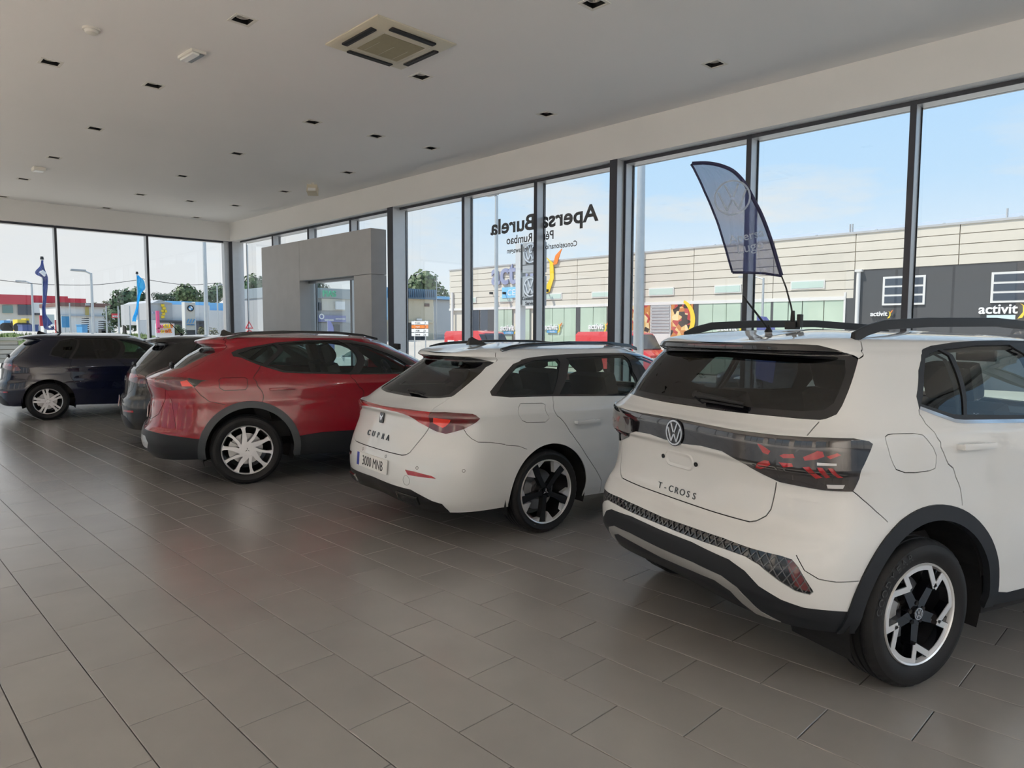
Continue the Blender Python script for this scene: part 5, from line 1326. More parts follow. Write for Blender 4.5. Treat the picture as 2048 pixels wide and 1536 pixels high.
    M = frame((fx(1368, 640)-o.x, FY+.06-o.y, fz(1366, 640)-o.z), (-1, 0, 0), (0, 0, 1)); cr = [(math.cos(a)*1.3-.5, math.sin(a)*1.3) for a in np.linspace(-1.15, 1.15, 14)]+[(math.cos(a)*1.05-.55, math.sin(a)*1.2) for a in np.linspace(1.05, -1.05, 14)]
    MB().prism(cr, 0, .02, M).obj('mural_crescent', yel, t)
    # letters
    def sign(txt, px0, px1, py, m, sub=None, subm=None, hz=1.):
        xa, xb = fx(px0, py), fx(px1, py); wid = xa-xb; v, f = words(txt, 1, 0, 1, .02); ww = max(p[0] for p in v)-min(p[0] for p in v); sz = wid/ww; c = (max(p[0] for p in v)+min(p[0] for p in v))/2
        M = frame(((xa+xb)/2-o.x, FY+.08-o.y, fz((px0+px1)/2, py)-o.z), (-1, 0, 0), (0, 0, 1)); v, f = words(txt, 1, .05/sz, 1, .02)
        MB().add([((p[0]-c)*sz, p[1]*sz*hz, p[2]*sz) for p in v], f, M).obj('sign_lettering', m, t); h = sz*.72*hz
        # the Y drawn as a leaping crescent figure
        fg = [(wid/2+h*.02, -h*.55), (wid/2+h*.45, h*.1), (wid/2+h*.42, h*.75), (wid/2+h*.18, h*1.0), (wid/2+h*.62, h*.7), (wid/2+h*.66, h*.1), (wid/2+h*.42, -h*.45)]
        MB().prism(fg, 0, .05, M).obj('figure_body', yel, t)
        MB().prism([(wid/2+h*.60, h*.62), (wid/2+h*.74, h*1.0), (wid/2+h*1.08, h*1.25), (wid/2+h*.82, h*.66)], .0, .055, M).obj('figure_arm', org, t)
        if sub:
            s = MB().box((-wid*.28, -h*.62, 0), (wid*.45, -h*.16, .03), M); s.obj('sign_bar', subm, t)
            if sub != ' ': v, f = words(sub, h*.36, .02, 1.15, 0); MB().add(v, f, M @ Matrix.Translation((wid*.08, -h*.52, .032))).obj('sign_sublettering', whtl, t)
    sign('activit', 985, 1086, 566, lav, 'CENTER', col('pale blue', (.22, .55, .85)), 1.1)
    sign('activit', 1090, 1117, 659, whtl, 'CENTER', blueP); sign('activit', 1003, 1030, 661, whtl, 'CENTER', blueP); sign('activit', 1179, 1209, 658, whtl)
    sign('activit', 1435, 1476, 661, whtl); sign('activit', 1742, 1776, 632, whtl); sign('activit', 1958, 2036, 627, whtl, ' ', col('pale bar', (.6, .75, .8)))
    # downpipes, small wall lamps, flat eave, sloping metal roof
    for px, a, b_ in ((907, 585, 690), (1717, 542, 690)): put(MB().cyl((fx(px), FY+.12, fz(px, a)), (fx(px), FY+.12, -1.0), .10, n=10), 'downpipe', wht, smooth=.8)
    put(MB().box((fx(1727, 542), FY, fz(1720, 544)), (fx(1713, 542), FY+.25, fz(1720, 539.5))), 'gutter_box', wht)
    for px, py in ((985, 586), (1011, 586), (1096, 581)): put(MB().cyl((fx(px, py), FY, fz(px, py)), (fx(px+5, py), FY+.5, fz(px, py)-.05), .03, n=6).box((fx(px+8, py), FY+.35, fz(px, py)-.13), (fx(px+5, py), FY+.6, fz(px, py)+.05)), 'wall_lamp', M_black)
    xr = fx(1262); ro = MB(); n = 14
    for k in range(n):
        a = xr+(x0-xr)*k/n; b_ = xr+(x0-xr)*(k+1)/n
        ro.add([(a, FY-.1, top), (b_, FY-.1, top), (b_, FY-12, top+1.9), (a, FY-12, top+1.9)], [(0, 1, 2, 3)]); ro.box((a-.04, FY-.1, top-.02), (a+.04, FY+.02, top+.10))
    put(ro, 'metal_roof', col('metal roof', (.50, .53, .55), .5, metal=.3)); put(MB().box((x0, FY-.3, top-.04), (x1+.05, FY+.05, top+.06)), 'coping', greyp)
    for px in (1640, 1645, 1970): put(MB().cyl((fx(px, 510), FY-4, top+.3), (fx(px, 510), FY-4, top+1.05), .05, n=6), 'roof_vent', greyp)
warehouse()

# --- red vans in front of it
def van(px0, px1, label):
    y = -32.5; xa, xb = float(onY(px0, 665, y)[0]), float(onY(px1, 665, y)[0]); L = xa-xb; k = L/5.4; z0 = zg(0, y)
    t = empty('van', ((xa+xb)/2, y-1, z0), 0, label, 'van', 'red vans parked by the warehouse')
    pr = [(L/2, .35), (L/2-.03, 2.35), (L/2-.25, 2.52), (-L*.17, 2.56), (-L*.27, 2.42), (-L*.38, 1.52), (-L*.485, 1.22), (-L/2, .85), (-L/2+.02, .35)]
    M = Matrix(((1, 0, 0, 0), (0, 0, -1, 0), (0, 1, 0, 0), (0, 0, 0, 1)))
    MB().prism(pr, -1., 1., M).obj('van_body', redv, t, bevel=.06, smooth=.7)
    MB().prism([(-L*.285, 2.32), (-L*.20, 2.32), (-L*.30, 1.6), (-L*.37, 1.58)], -1.01, 1.01, M).obj('side_window', wing, t)
    a, c = Vector((-L*.275, 0, 2.36)), Vector((-L*.382, 0, 1.56)); d = (c-a).normalized(); n = Vector((d.z, 0, -d.x))
    if n.x > 0: n = -n
    MB().add([tuple(a+n*.03+Vector((0, s, 0))) for s in (-.85, .85)]+[tuple(c+n*.03+Vector((0, s, 0))) for s in (.9, -.9)]+[tuple(a-n*.03+Vector((0, s, 0))) for s in (-.85, .85)]+[tuple(c-n*.03+Vector((0, s, 0))) for s in (.9, -.9)], [(0, 1, 2, 3), (4, 7, 6, 5), (0, 4, 5, 1), (2, 6, 7, 3)]).obj('windscreen', wing, t)
    mu = MATS['mural']; dec = MB()
    for i, (a_, m_) in enumerate(((.42, whtl), (.32, yel), (.20, whtl), (.05, org))): MB().box((L*a_-L*.13, .985, 1.15+.05*(i % 2)), (L*a_, 1.012, 1.85-.1*(i % 2)), None).obj('decal', m_, t)
    lettering('sport', .5, frame((L*.18, 1.02, 1.35), (-1, 0, 0), (0, 0, 1)), M_black, t, 'decal_lettering')
    lettering('m', .34, frame((-L*.20, .4, 2.57), (-1, 0, 0), (0, -1, .2)), whtl, t, 'roof_lettering')
    for x in (L*.30, -L*.31):
        for s in (-1, 1): MB().cyl((x, s*.98, .34), (x, s*.74, .34), .34, n=24).obj('wheel', RUB, t, smooth=.7)
    for s in (-.7, .7): MB().box((-L/2-.02, s-.18, .85), (-L*.47, s+.18, 1.08)).obj('headlight', L_wht, t, bevel=.02)
van(888, 990, 'red van with a poster decal, beside the red-and-grey direction signs'); van(1150, 1304, 'red van partly behind the window column, in front of the mural')

# --- silver brand totem, poles and street lamps
def totem():
    y = -17.; X = lambda p: float(onY(p, 560, y)[0]); Z = lambda p: float(onY(1050, p, y)[2]); b0 = zg(0, y)
    t = empty('totem_sign', (X(1046), y, b0), 0, 'tall silver totem sign with two dark-edged emblem boxes behind the window mullion', 'sign'); ox, oz = X(1046), b0
    x1, x2 = X(1031)-ox, X(1041)-ox
    MB().box((x2, -.25, 0), (x1, .0, Z(486)-oz)).obj('mast', col('silver mast', (.60, .61, .62), .4), t)
    xb = X(1081)-ox
    for (a, b_, s) in ((486, 546, 0), (553, 612, 1)):
        bx = MB().box((xb, -.30, Z(b_)-oz), (x2-.12, .03, Z(a)-oz)).obj('emblem_box', col('silver box', (.40, .42, .44), .35, metal=.3), t, bevel=.02)
        MB().box((x2-.12, -.25, Z(b_)-oz+.05), (x2-.02, -.0, Z(a)-oz-.05)).obj('box_edge', M_gloss, t)
        c = (xb+x2-.12)/2; w = (x2-.12-xb)
        roundel(frame((c, .035, Z(a+22)-oz), (-1, 0, 0), (0, 0, 1)), w*.40, .03, M_chrome, bx, 'emblem')
        lettering('Servicio' if not s else 'Comerciales', w*.2, frame((c, .04, Z(a+(43 if not s else 47))-oz), (-1, 0, 0), (0, 0, 1)), M_black, bx)
        if s: lettering('Vehículos', w*.19, frame((c, .04, Z(a+40)-oz), (-1, 0, 0), (0, 0, 1)), M_black, bx); lettering('Servicio', w*.2, frame((c, .04, Z(a+57)-oz), (-1, 0, 0), (0, 0, 1)), M_black, bx)
        MB().box((xb, .031, Z(b_-16 if not s else b_-13)-oz), (x2-.12, .036, Z(b_-15 if not s else b_-12)-oz)).obj('box_joint', M_black, bx)
totem()
def pole_at(px, top, y, r, label, head=None, name='street_lamp', x=None, cat='street lamp', m=None):
    if x is None: P = onY(px, top, y)
    else: P = onX(px, top, x)
    b0 = zg(P[0], P[1]); h = float(P[2]-b0); t = empty(name, (P[0], P[1], b0), 0, label, cat)
    MB().cyl((0, 0, 0), (0, 0, h), r*1.25, r*.8, 12).obj('post', m or M_steel, t, smooth=.8)
    if head:
        dx, dy, L = head; d = Vector((dx, dy, 0)).normalized()
        MB().tube([(0, 0, h-.05), tuple(d*L*.4+Vector((0, 0, h+.06))), tuple(d*L+Vector((0, 0, h+.10)))], r*.6, 8).obj('arm', m or M_steel, t, smooth=.8)
        c = d*L+Vector((0, 0, h+.10)); MB().box((-.35, -.12, -.05), (.35, .12, .06), Matrix.Translation(c) @ Matrix.Rotation(math.atan2(d.y, d.x), 4, 'Z')).obj('lamp_head', greyp, t, bevel=.03)
    return t
pole_at(993, 392, -22., .09, 'tall slim street lamp rising behind the window lettering', (1, 0, .3))
pole_at(1283.5, 300, -15., .12, 'thick pale mast close outside, right of the window column', None, 'mast', cat='mast')
pole_at(1275, 480, -36.6, .16, 'short grey vent mast on the warehouse edge behind the column', None, 'vent_mast', cat='mast')
pole_at(1527, 556, -30., .06, 'low street lamp in front of the frosted shop front', (1, 0, .8))
pole_at(182, 546, 0, .07, 'tall street lamp outside the second far window', (0, 1, .6), x=42.5)
pole_at(63, 566, 0, .08, 'street lamp outside the first far window, left of the navy flag', (0, 1, .7), x=66.)
pole_at(408, 470, 0, .09, 'thick flag mast outside the far window, nearest the corner', None, 'mast', x=32., cat='mast')
pole_at(434, 571, 0, .06, 'small street lamp next to the corner post', (0, -1, .5), x=60.)
pole_at(494, 490, 0, .05, 'thin white mast just right of the corner post', None, 'mast', x=38., cat='mast')

# --- flags outside the far windows
def hang_flag(pts, px, top, X, m, label, stripes=()):
    P = onX(px, top, X); b0 = zg(P[0], P[1]); t = empty('flag', (P[0], P[1], b0), 0, label, 'flag')
    MB().cyl((0, 0, 0), (0, 0, P[2]-b0), .06, .04, 10).obj('flag_pole', M_steel, t, smooth=.8); MB().cyl((0, 0, P[2]-b0), (0, 0, P[2]-b0+.12), .07, .05, 10).obj('finial', M_black, t)
    nu = 10; v, f = [], []; p = smooth_poly([a for a in pts], False, 4)
    for i, (y, xl, xr_) in enumerate(p):
        A, B = onX(xl, y, X-.15), onX(xr_, y, X-.15)
        for k in range(nu+1):
            u = k/nu; q = A+(B-A)*u; v.append((q[0]-P[0]+.22*math.sin(u*9+i*.35)*math.sin(PI*u), q[1]-P[1], q[2]-b0))
    m_ = nu+1; f = [(i*m_+k, i*m_+k+1, i*m_+m_+k+1, i*m_+m_+k) for i in range(len(p)-1) for k in range(nu)]
    MB().add(v, f).obj('cloth', m, t, smooth=2)
    for a in stripes:
        s = []
        for (x, y) in a: q = onX(x, y, X-.42); s.append((q[0]-P[0], q[1]-P[1], q[2]-b0))
        MB().tube(s, .05, 6).obj('flag_stripe', whtl, t, smooth=1)
hang_flag([(521, 83, 86), (532, 80, 88), (542, 71, 91), (549, 72, 94), (556, 85, 96), (566, 86, 96), (580, 86, 95), (600, 86, 93), (615, 84, 91), (628, 84, 92), (640, 85, 100), (648, 86, 106), (656, 88, 109), (660, 95, 107)], 84, 519, 34., fabric('blue flag cloth', (.05, .08, .25), .05), 'navy flag hanging twisted from its pole outside the far window', [[(80, 543), (90, 552)], [(84, 541), (92, 548)], [(98, 655), (108, 648)]])
hang_flag([(551, 274, 276), (560, 274, 287), (569, 274, 290), (578, 275, 290), (586, 275, 283), (600, 274, 279), (615, 272, 277), (628, 268, 275), (636, 265, 273), (643, 264, 272)], 274, 548, 40., fabric('cyan flag cloth', (.03, .42, .80), .05), 'cyan flag on a pole beside the second mullion of the far windows')

# --- trees
LEAF = [mat('leaf %d' % i, c, .6, noise=.25, nscale=.7) for i, c in enumerate([(.055, .095, .035), (.085, .13, .045), (.04, .07, .035), (.12, .12, .05)])]
BARK = mat('bark', (.10, .08, .06), .9)
def tree(blobs, X, label, m, seed=1, nl=900, bush=False):
    """blobs: (px, py, radius in px) of the crown seen on the plane x = X"""
    rnd = random.Random(seed); c0 = onX(blobs[0][0], blobs[0][1], X); b0 = zg(c0[0], c0[1]); t = empty('bush' if bush else 'tree', (X, c0[1], b0), 0, label, 'bush' if bush else 'tree')
    mb = MB(); tot = sum(r*r for *_, r in blobs)
    for px, py, r in blobs:
        c = onX(px, py, X)-np.array([X, c0[1], b0]); e = onX(px+r, py, X); R = abs(e[1]-onX(px, py, X)[1])
        for _ in range(int(nl*r*r/tot)+20):
            while True:
                d = Vector((rnd.gauss(0, 1), rnd.gauss(0, 1), rnd.gauss(0, 1)))
                if d.length > .1: break
            d.normalize(); q = Vector(c)+d*R*rnd.uniform(.55, 1.05)*Vector((1, 1, .9)).length/1.68; s = R*rnd.uniform(.10, .22)
            a = d.orthogonal().normalized(); a.rotate(Matrix.Rotation(rnd.uniform(0, 6.28), 3, d)); b_ = d.cross(a); tl = d*rnd.uniform(-.5, .5)
            mb.add([q+a*s, q+b_*s*.8+tl*s, q-a*s, q-b_*s*.8-tl*s], [(0, 1, 2, 3)])
    o = mb.obj('foliage', m, t, kind='stuff')
    zc = min(onX(px, py, X)[2]-b0 for px, py, r in blobs)
    MB().cyl((0, 0, 0), (0, 0, max(.6, zc)), .25, .15, 8).obj('trunk', BARK, t)
tree([(247, 605, 30), (232, 630, 26), (270, 600, 30), (262, 635, 30), (285, 620, 22), (222, 652, 16)], 79., 'big dark tree behind the cyan flag', LEAF[0], 3, 1600)
tree([(372, 588, 22), (352, 594, 16), (393, 596, 18)], 114., 'mid green tree rising behind the blue roof, left of the flag mast', LEAF[1], 4, 900)
tree([(324, 598, 14), (312, 592, 10), (338, 600, 14)], 105., 'small dark tree just right of the cyan flag', LEAF[2], 5, 600)
tree([(425, 592, 20), (440, 583, 18), (412, 602, 12)], 98., 'olive tree between flag mast and corner post', LEAF[0], 6, 800)
tree([(506, 570, 22), (520, 590, 22), (498, 595, 20), (530, 575, 20)], 80., 'tall tree between corner post and grey portal', LEAF[1], 7, 1100)
tree([(634, 570, 14), (650, 578, 9), (625, 580, 10)], 100., 'tree top showing through the portal doorway', LEAF[2], 8, 500)
tree([(848, 570, 24), (830, 580, 18), (868, 584, 18), (884, 590, 12)], 110., 'round green tree above the blue corrugated cap', LEAF[1], 9, 1100)
tree([(178, 612, 8), (190, 608, 6), (212, 608, 9)], 120., 'low distant shrubs above the brown roof', LEAF[3], 10, 300)
tree([(353, 660, 12), (366, 665, 9)], 44.2, 'green bush left of the cream roundel totem', LEAF[1], 11, 350, True)
tree([(405, 664, 12), (420, 668, 12), (430, 664, 8)], 43., 'yellow green bush right of the cream roundel totem', LEAF[3], 12, 400, True)

# --- buildings beyond the far windows
def block(name, label, cat, X, pieces, group=None):
    """pieces: (part name, material, px0, py0, px1, py1, depth offset, thickness)"""
    a = pieces[0]; c = onX((a[2]+a[4])/2, a[5], X); b0 = zg(c[0], c[1])
    t = empty(name, (X, c[1], b0), 0, label, cat, group); t['bx'] = X
    mbs = [rX(MB(), x0, y0, x1, y1, X-dx, th) for nm, m, x0, y0, x1, y1, dx, th in pieces]; low = min(v[2] for mb in mbs for v in mb.v)
    for (nm, m, *_), mb in zip(pieces, mbs):
        zb = min(v[2] for v in mb.v)          # whatever reaches the lowest line of the thing stands on the ground
        mb.v = [(x-X, y-c[1], (-.02 if z < zb+.001 and zb < low+.25 and zb > b0 else z-b0)) for x, y, z in mb.v]
        mb.obj(nm, m, t)
    return t, (X, c[1], b0)
def put_words(t, o, txt, px0, px1, py, dx, m, hz=1., name='sign_lettering', bold=.02):
    X = o[0]-dx; A, B = onX(px0, py, X), onX(px1, py, X); v, f = words(txt, 1, 0, 1, bold); wid = A[1]-B[1]; ww = max(p[0] for p in v)-min(p[0] for p in v); c = (max(p[0] for p in v)+min(p[0] for p in v))/2; sz = wid/ww
    v, f = words(txt, 1, .06/sz, 1, bold); M = frame((X-o[0], (A[1]+B[1])/2-o[1], A[2]-o[2]), (0, -1, 0), (0, 0, 1))
    return MB().add([((p[0]-c)*sz, p[1]*sz*hz, p[2]*sz) for p in v], f, M).obj(name, m, t)
block('red_building', 'long building with a bright red roof band beyond the navy flag', 'building', 110., [('wall', cream, -40, 606, 172, 664, 0, 12), ('roof_band', redr, -40, 590, 136, 609, .4, 12), ('roof_band', redr, 136, 597, 172, 609, .4, 12), ('window_strip', wing, 36, 610, 88, 630, .3, .4), ('window_strip', mat('green glass'  , (.12, .22, .2), .2), 5, 611, 26, 626, .3, .4), ('parapet', wht, 66, 606, 118, 626, .8, .6)])
block('white_warehouse', 'white warehouse with brown roof edge and an ochre stripe', 'building', 92., [('wall', wht, 120, 612, 228, 672, 0, 10), ('roof_edge', brown, 118, 606, 226, 613.5, .4, 10), ('ochre_stripe', mat('ochre', (.45, .36, .12), .7), 171, 613, 178, 634, .2, .3), ('skylight', greyp, 172, 606.5, 180, 611, .7, .4), ('lower_band', greyp, 120, 631, 228, 633, .25, .3)])
t, o = block('garage_building', 'grey gabled car showroom with yellow squares sign and light blue roof', 'building', 62., [('wall', greyp, 301, 606, 345, 650, 0, 8), ('wall', wht, 345, 610, 420, 668, -.2, 8), ('dark_band', dgrey, 303, 641, 412, 645, .3, .5), ('shop_window', wing, 345, 646, 372, 664, .1, .3), ('shop_window', wing, 392, 646, 412, 664, .1, .3), ('blue_roof', skyb, 332, 603, 420, 612, -1., 8), ('canopy', wht, 277, 640, 314, 664, .4, .5)])
M = lambda px, py: (lambda q: (q[0]-o[0]-.12, q[1]-o[1], q[2]-o[2]))(onX(px, py, 62.))
a, b_, c = M(301, 607), M(345, 607), M(318, 599.5); MB().add([a, b_, c, (8, a[1], a[2]), (8, b_[1], b_[2]), (8, c[1], c[2])], [(0, 1, 2), (3, 5, 4), (0, 2, 5, 3), (2, 1, 4, 5), (1, 0, 3, 4)]).obj('gable', greyp, t)
for px, py in ((324.5, 611), (327, 616.5), (324.5, 622), (329.5, 622.5), (326, 628), (324.5, 634)): q = M(px, py); MB().box((q[0]-.05, q[1]-.12, q[2]-.1), (q[0]+.08, q[1]+.12, q[2]+.1)).obj('yellow_square', yel, t)
put_words(t, o, 'Racholas', 305, 324, 627, .3, lav)
block('blue_roof_warehouse', 'white warehouse with a light blue roof by the corner', 'building', 75., [('wall', wht, 412, 622, 560, 675, 0, 12), ('roof', skyb, 395, 606, 480, 622, -.5, 12), ('roof', skyb, 480, 609, 560, 623, -.4, 12)])
# roundel totem
t, o = block('totem_sign', 'cream totem sign with a blue and white roundel', 'sign', 45., [('totem_panel', cream, 371, 605, 391, 660, 0, .5), ('totem_edge', wht, 370, 604, 371.5, 676, .02, .5), ('totem_edge', wht, 390.5, 604, 392, 676, .02, .5), ('totem_foot', dgrey, 371, 660, 391, 678, -.05, .4)])
q = onX(381, 616.5, 44.97); e = onX(387.5, 616.5, 44.97); r = abs(e[1]-q[1]); Mr = frame((q[0]-o[0], q[1]-o[1], q[2]-o[2]), (0, -1, 0), (0, 0, 1))
s = MB(); ring_vf(s, r*.66, r, 0, .03, 28, Mr); s.obj('roundel_ring', M_black, t)
for k, m in enumerate((blueP, whtl, blueP, whtl)): MB().prism([(0, 0)]+[(r*.66*math.cos(a), r*.66*math.sin(a)) for a in np.linspace(PI/2+k*PI/2, PI+k*PI/2, 8)], 0, .03, Mr).obj('roundel_quarter', m, t)
for k in range(3): MB().prism([(-.28+.17*k, -.12), (-.22+.17*k, -.12), (-.10+.17*k, .12), (-.16+.17*k, .12)], 0, .03, frame((q[0]-o[0]-.02, q[1]-o[1], onX(381, 642, 45)[2]-o[2]), (0, -1, 0), (0, 0, 1))).obj('slanted_bar', blueP, t)
put_words(t, o, 'BRUCHTEC', 374, 389, 650.5, .04, blueP)
# colourful poster, small signs, billboards, trucks
t, o = block('poster', 'colourful letter poster on white board below the yellow squares', 'poster', 43.4, [('board', whtl, 312, 647, 349, 666, 0, .1)])
for i, (ch, m) in enumerate(zip('IXCUY', (pink, pink, yel, yel, org))): put_words(t, o, ch, 313+7*i, 319+7*i, 656, .08, m, 1.2)
for i, (ch, m) in enumerate(zip('SOOR', (pink, yel, org, org))): put_words(t, o, ch, 314+8*i, 320+8*i, 665.5, .08, m, 1.1)
t, o = block('small_sign', 'small red sign with white letters in front of the big dark tree', 'sign', 60., [('board', mat('sign red', (.70, .05, .06), .6), 224, 627, 239, 636, 0, .1), ('post', M_steel, 238, 620, 239.5, 660, -.02, .08)]); put_words(t, o, 'SEKA', 225.5, 237.5, 634.3, .08, whtl)
block('billboard', 'blue billboard panel right of the navy flag', 'billboard', 58., [('board', blueP, 124, 632, 139, 655, 0, .15), ('frame', wht, 123, 631, 140, 632.5, .02, .2), ('post', M_steel, 130, 655, 132, 668, -.02, .1)])
block('billboard', 'red banner stand at the foot of the navy flag', 'billboard', 56., [('board', mat('sign red'), 80, 631, 87, 652, 0, .15), ('board', mat('sign red'), 111, 640, 121, 672, 0, .15), ('white_panel', whtl, 87, 629, 109, 650, .01, .1)])
def truck(px0, px1, py0, py1, X, mc, mb_, label):
    t, o = block('truck', label, 'truck', X, [('box_body', mb_, px0, py0+(py1-py0)*.1, px0+(px1-px0)*.68, py1-3, 0, 2.2), ('cab', mc, px0+(px1-px0)*.70, py0, px1, py1-2.5, 0, 2.1), ('cab_window', wing, px0+(px1-px0)*.76, py0+(py1-py0)*.2, px1-1, py0+(py1-py0)*.45, .05, .2)])
    for px in (px0+(px1-px0)*.15, px0+(px1-px0)*.5, px0+(px1-px0)*.85):
        q = onX(px, py1-1.8, X-.05); MB().cyl((q[0]-o[0], q[1]-o[1], q[2]-o[2]), (q[0]-o[0]+.4, q[1]-o[1], q[2]-o[2]), .45, n=14).obj('wheel', RUB, t)
truck(8, 26, 639, 656, 88., wht, blueP, 'white and light blue truck at the far left'); truck(35, 59, 637, 657, 78., yel, yel, 'yellow truck beside the white and blue truck')
block('container', 'dark blue open container in front of the yellow truck', 'container', 74., [('container_body', mat('container blue', (.04, .08, .25), .6), 45, 650, 77, 660, 0, 2), ('container_rim', mat('container blue'), 44, 649, 78, 651, .1, 2.2)])
block('skip', 'small blue skip left of the dark tree', 'container', 76., [('skip_body', blueP, 164, 650, 175, 660, 0, 2), ('skip_rim', blueP, 163, 649, 176, 651, .1, 2.2)])
for i, (a, c) in enumerate(((169, 636), (203, 642), (213, 645))):
    block('pallet_stack', 'dark pallet stack by the white warehouse, %s' % ('tallest, left of the street lamp' if i == 0 else 'right of the street lamp' if i == 1 else 'lowest, by the dark tree'), 'pallets', 84., [('pallet', dgrey, a, c+4*k, a+9, c+4*k+1.8, 0, 1.2) for k in range(int((664-c)/4)+1)])
# grass bank, concrete block wall, fence posts, kerb
g = MB(); v = []
GX = [44, 46, 49, 53, 58]; GZ = [.25, .75, 1.15, 1.3, 1.1]
ysb = np.linspace(-2, -15.5, 28); rnd = random.Random(5)
for i, x in enumerate(GX): v += [(x, y, -.15+GZ[i]*(1 if k else 1)+.12*math.sin(y*1.7+i)+rnd.uniform(-.05, .05)) for k, y in enumerate(ysb)]
n = len(ysb); g.add(v, [(i*n+k, (i+1)*n+k, (i+1)*n+k+1, i*n+k+1) for i in range(len(GX)-1) for k in range(n-1)])
g.box((44, -15.5, -.2), (58, -2, -.05)); tag(g.obj('grass_bank', mat('bank grass', (.11, .15, .035), .9, noise=.35, nscale=1.5, bump=.6, bscale=8)), 'green grass bank above the pale block wall', 'grass', kind='stuff')
gb = MB(); rnd = random.Random(9)
for _ in range(2600):
    x, y = rnd.uniform(43.8, 52), rnd.uniform(-15.4, -2.2); z = float(np.interp(x, GX, GZ))-.2; h = rnd.uniform(.12, .38); a = rnd.uniform(0, 6.28); dx, dy = .05*math.cos(a), .05*math.sin(a)
    gb.add([(x-dx, y-dy, z), (x+dx, y+dy, z), (x+rnd.uniform(-.1, .1), y+rnd.uniform(-.1, .1), z+h)], [(0, 1, 2)])
gb.obj('grass_tufts', mat('bank grass'), D.objects['grass_bank'], kind='stuff')
def block_wall():
    X = 27.5; zb, zt = float(onX(20, 726, X)[2]), float(onX(20, 681, X)[2]); y0, y1 = 2.5, float(onX(60, 700, X)[1]); rows_ = 5; h = (zt-zb)/rows_
    t = empty('block_wall', (X, (y0+y1)/2, zb), 0, 'low wall of pale concrete blocks outside the first far window', 'wall'); oy = (y0+y1)/2
    me = D.meshes.new('block'); v, f = box_vf((0, -.49, .012), (.25, .49, h-.012)); me.from_pydata(v, [], f); me.materials.append(conc)
    for r in range(rows_):
        y = y0-.5*(r % 2)
        while y > y1+.5: 
            o_ = link('block', me, None, t); o_.location = (rnd.uniform(-.012, .012), y-.5-oy, r*h); y -= 1.0
    MB().box((.04, y1-oy+.3, 0), (.21, y0-oy, zt-zb-.02)).obj('mortar', mat('mortar', (.33, .31, .27), .95), t); MB().box((-.05, y1-oy+.2, zt-zb), (.30, y0-oy, zt-zb+.10)).obj('coping', conc, t)
block_wall()
MB().box((26.2, -6, -.125), (26.6, 6, -.112)).obj('road_line', col('road paint', (.75, .75, .72)), kind='structure')
for i, px in enumerate((139, 212, 236, 259, 300)):
    pole_at(px, 612 if i else 606, 0, .05, 'thin fence post before the white warehouse, %s' % ('by the blue billboard', 'at the left of the dark tree', 'by the small red sign', 'left of the cyan flag', 'behind the second mullion')[i], None, 'fence_post', x=59.2, cat='post')
# overhead wires
for i, (pts, X, lb) in enumerate((([(-10, 559), (60, 567), (130, 570), (200, 569), (276, 560)], 50., 'sagging overhead wire left of the cyan flag'), ([(276, 556), (330, 565), (380, 570), (432, 566)], 50., 'sagging overhead wire right of the cyan flag'))):
    p = smooth_poly(pts, False, 4); tag(MB().tube([tuple(onX(a, b_, X)) for a, b_ in p], .018, 5).obj('overhead_wire', M_black), lb, 'wire')
# --- through and beside the portal
t, o = block('office_building', 'two-storey grey office with green rooftop letters, seen through the portal', 'building', 60., [('wall', greyp, 560, 597, 770, 690, 0, 10), ('parapet', mat('parapet grey', (.28, .33, .36), .6), 560, 577, 770, 597, .3, 10), ('upper_wall', cream, 644, 598, 690, 621, .2, .4), ('window', wing, 626, 605, 636, 621, .35, .3), ('window', wing, 638, 605, 643, 621, .35, .3), ('blind', whtl, 672, 603, 690, 619, .5, .2), ('sign_band', mat('fascia violet', (.16, .18, .40), .5), 637, 631, 692, 644, .5, .4), ('lower_wall', mat('lower grey', (.25, .26, .27), .7), 560, 646, 770, 690, .25, .3), ('shutter', dgrey, 668, 649, 680, 672, .4, .2), ('sky_panel', skyb, 767, 575, 775, 640, .6, .4)])
put_words(t, o, 'PIAS', 646, 672, 592.5, .6, grn, 1.05, bold=.03); put_words(t, o, 'FORMAT', 578, 634, 593.5, .6, grn, 1.0, bold=.03)
put_words(t, o, 'REPORT PRO', 672, 690, 639, 1., whtl); put_words(t, o, 'TALLERES', 649, 667, 641.5, 1., whtl)
s = MB(); q = onX(643, 633, 58.8); ring_vf(s, .16, .26, 0, .05, 20, frame((q[0]-o[0], q[1]-o[1], q[2]-o[2]), (0, -1, 0), (0, 0, 1))); s.obj('oval_emblem', whtl, t)
t, o = block('workshop', 'beige workshop with a blue corrugated cap beyond the direction signs', 'building', 62., [('wall', beige, 770, 596, 867, 690, 0, 8), ('cap_board', steelb, 770, 577, 873, 597, .5, 8.5), ('vent_window', mat('vent brown', (.12, .06, .04), .6), 850, 607, 859, 613, .1, .3), ('garage_door', dgrey, 818, 643, 852, 690, .1, .3), ('garage_lintel', beige, 770, 642, 868, 645, .3, .4), ('white_sign', whtl, 834, 637, 844, 641, .3, .1)])
for k in range(24): q = onX(772+4.2*k, 587, 61.4); MB().box((q[0]-o[0]-.08, q[1]-o[1]-.04, q[2]-o[2]-.42), (q[0]-o[0]+.05, q[1]-o[1]+.04, q[2]-o[2]+.42)).obj('cap_rib', steelb, t)
block('annex', 'plain grey annex with a thin light blue roof left of the warehouse', 'building', 66., [('wall', greyp, 868, 600, 915, 690, 0, 8), ('roof', skyb, 866, 593, 915, 599, .3, 8), ('roof_edge', dgrey, 866, 599, 915, 600.5, .35, 8)])
t = pole_at(873, 549, 0, .04, 'lattice aerial mast with crossbars behind the workshop', None, 'aerial', x=64., cat='aerial')
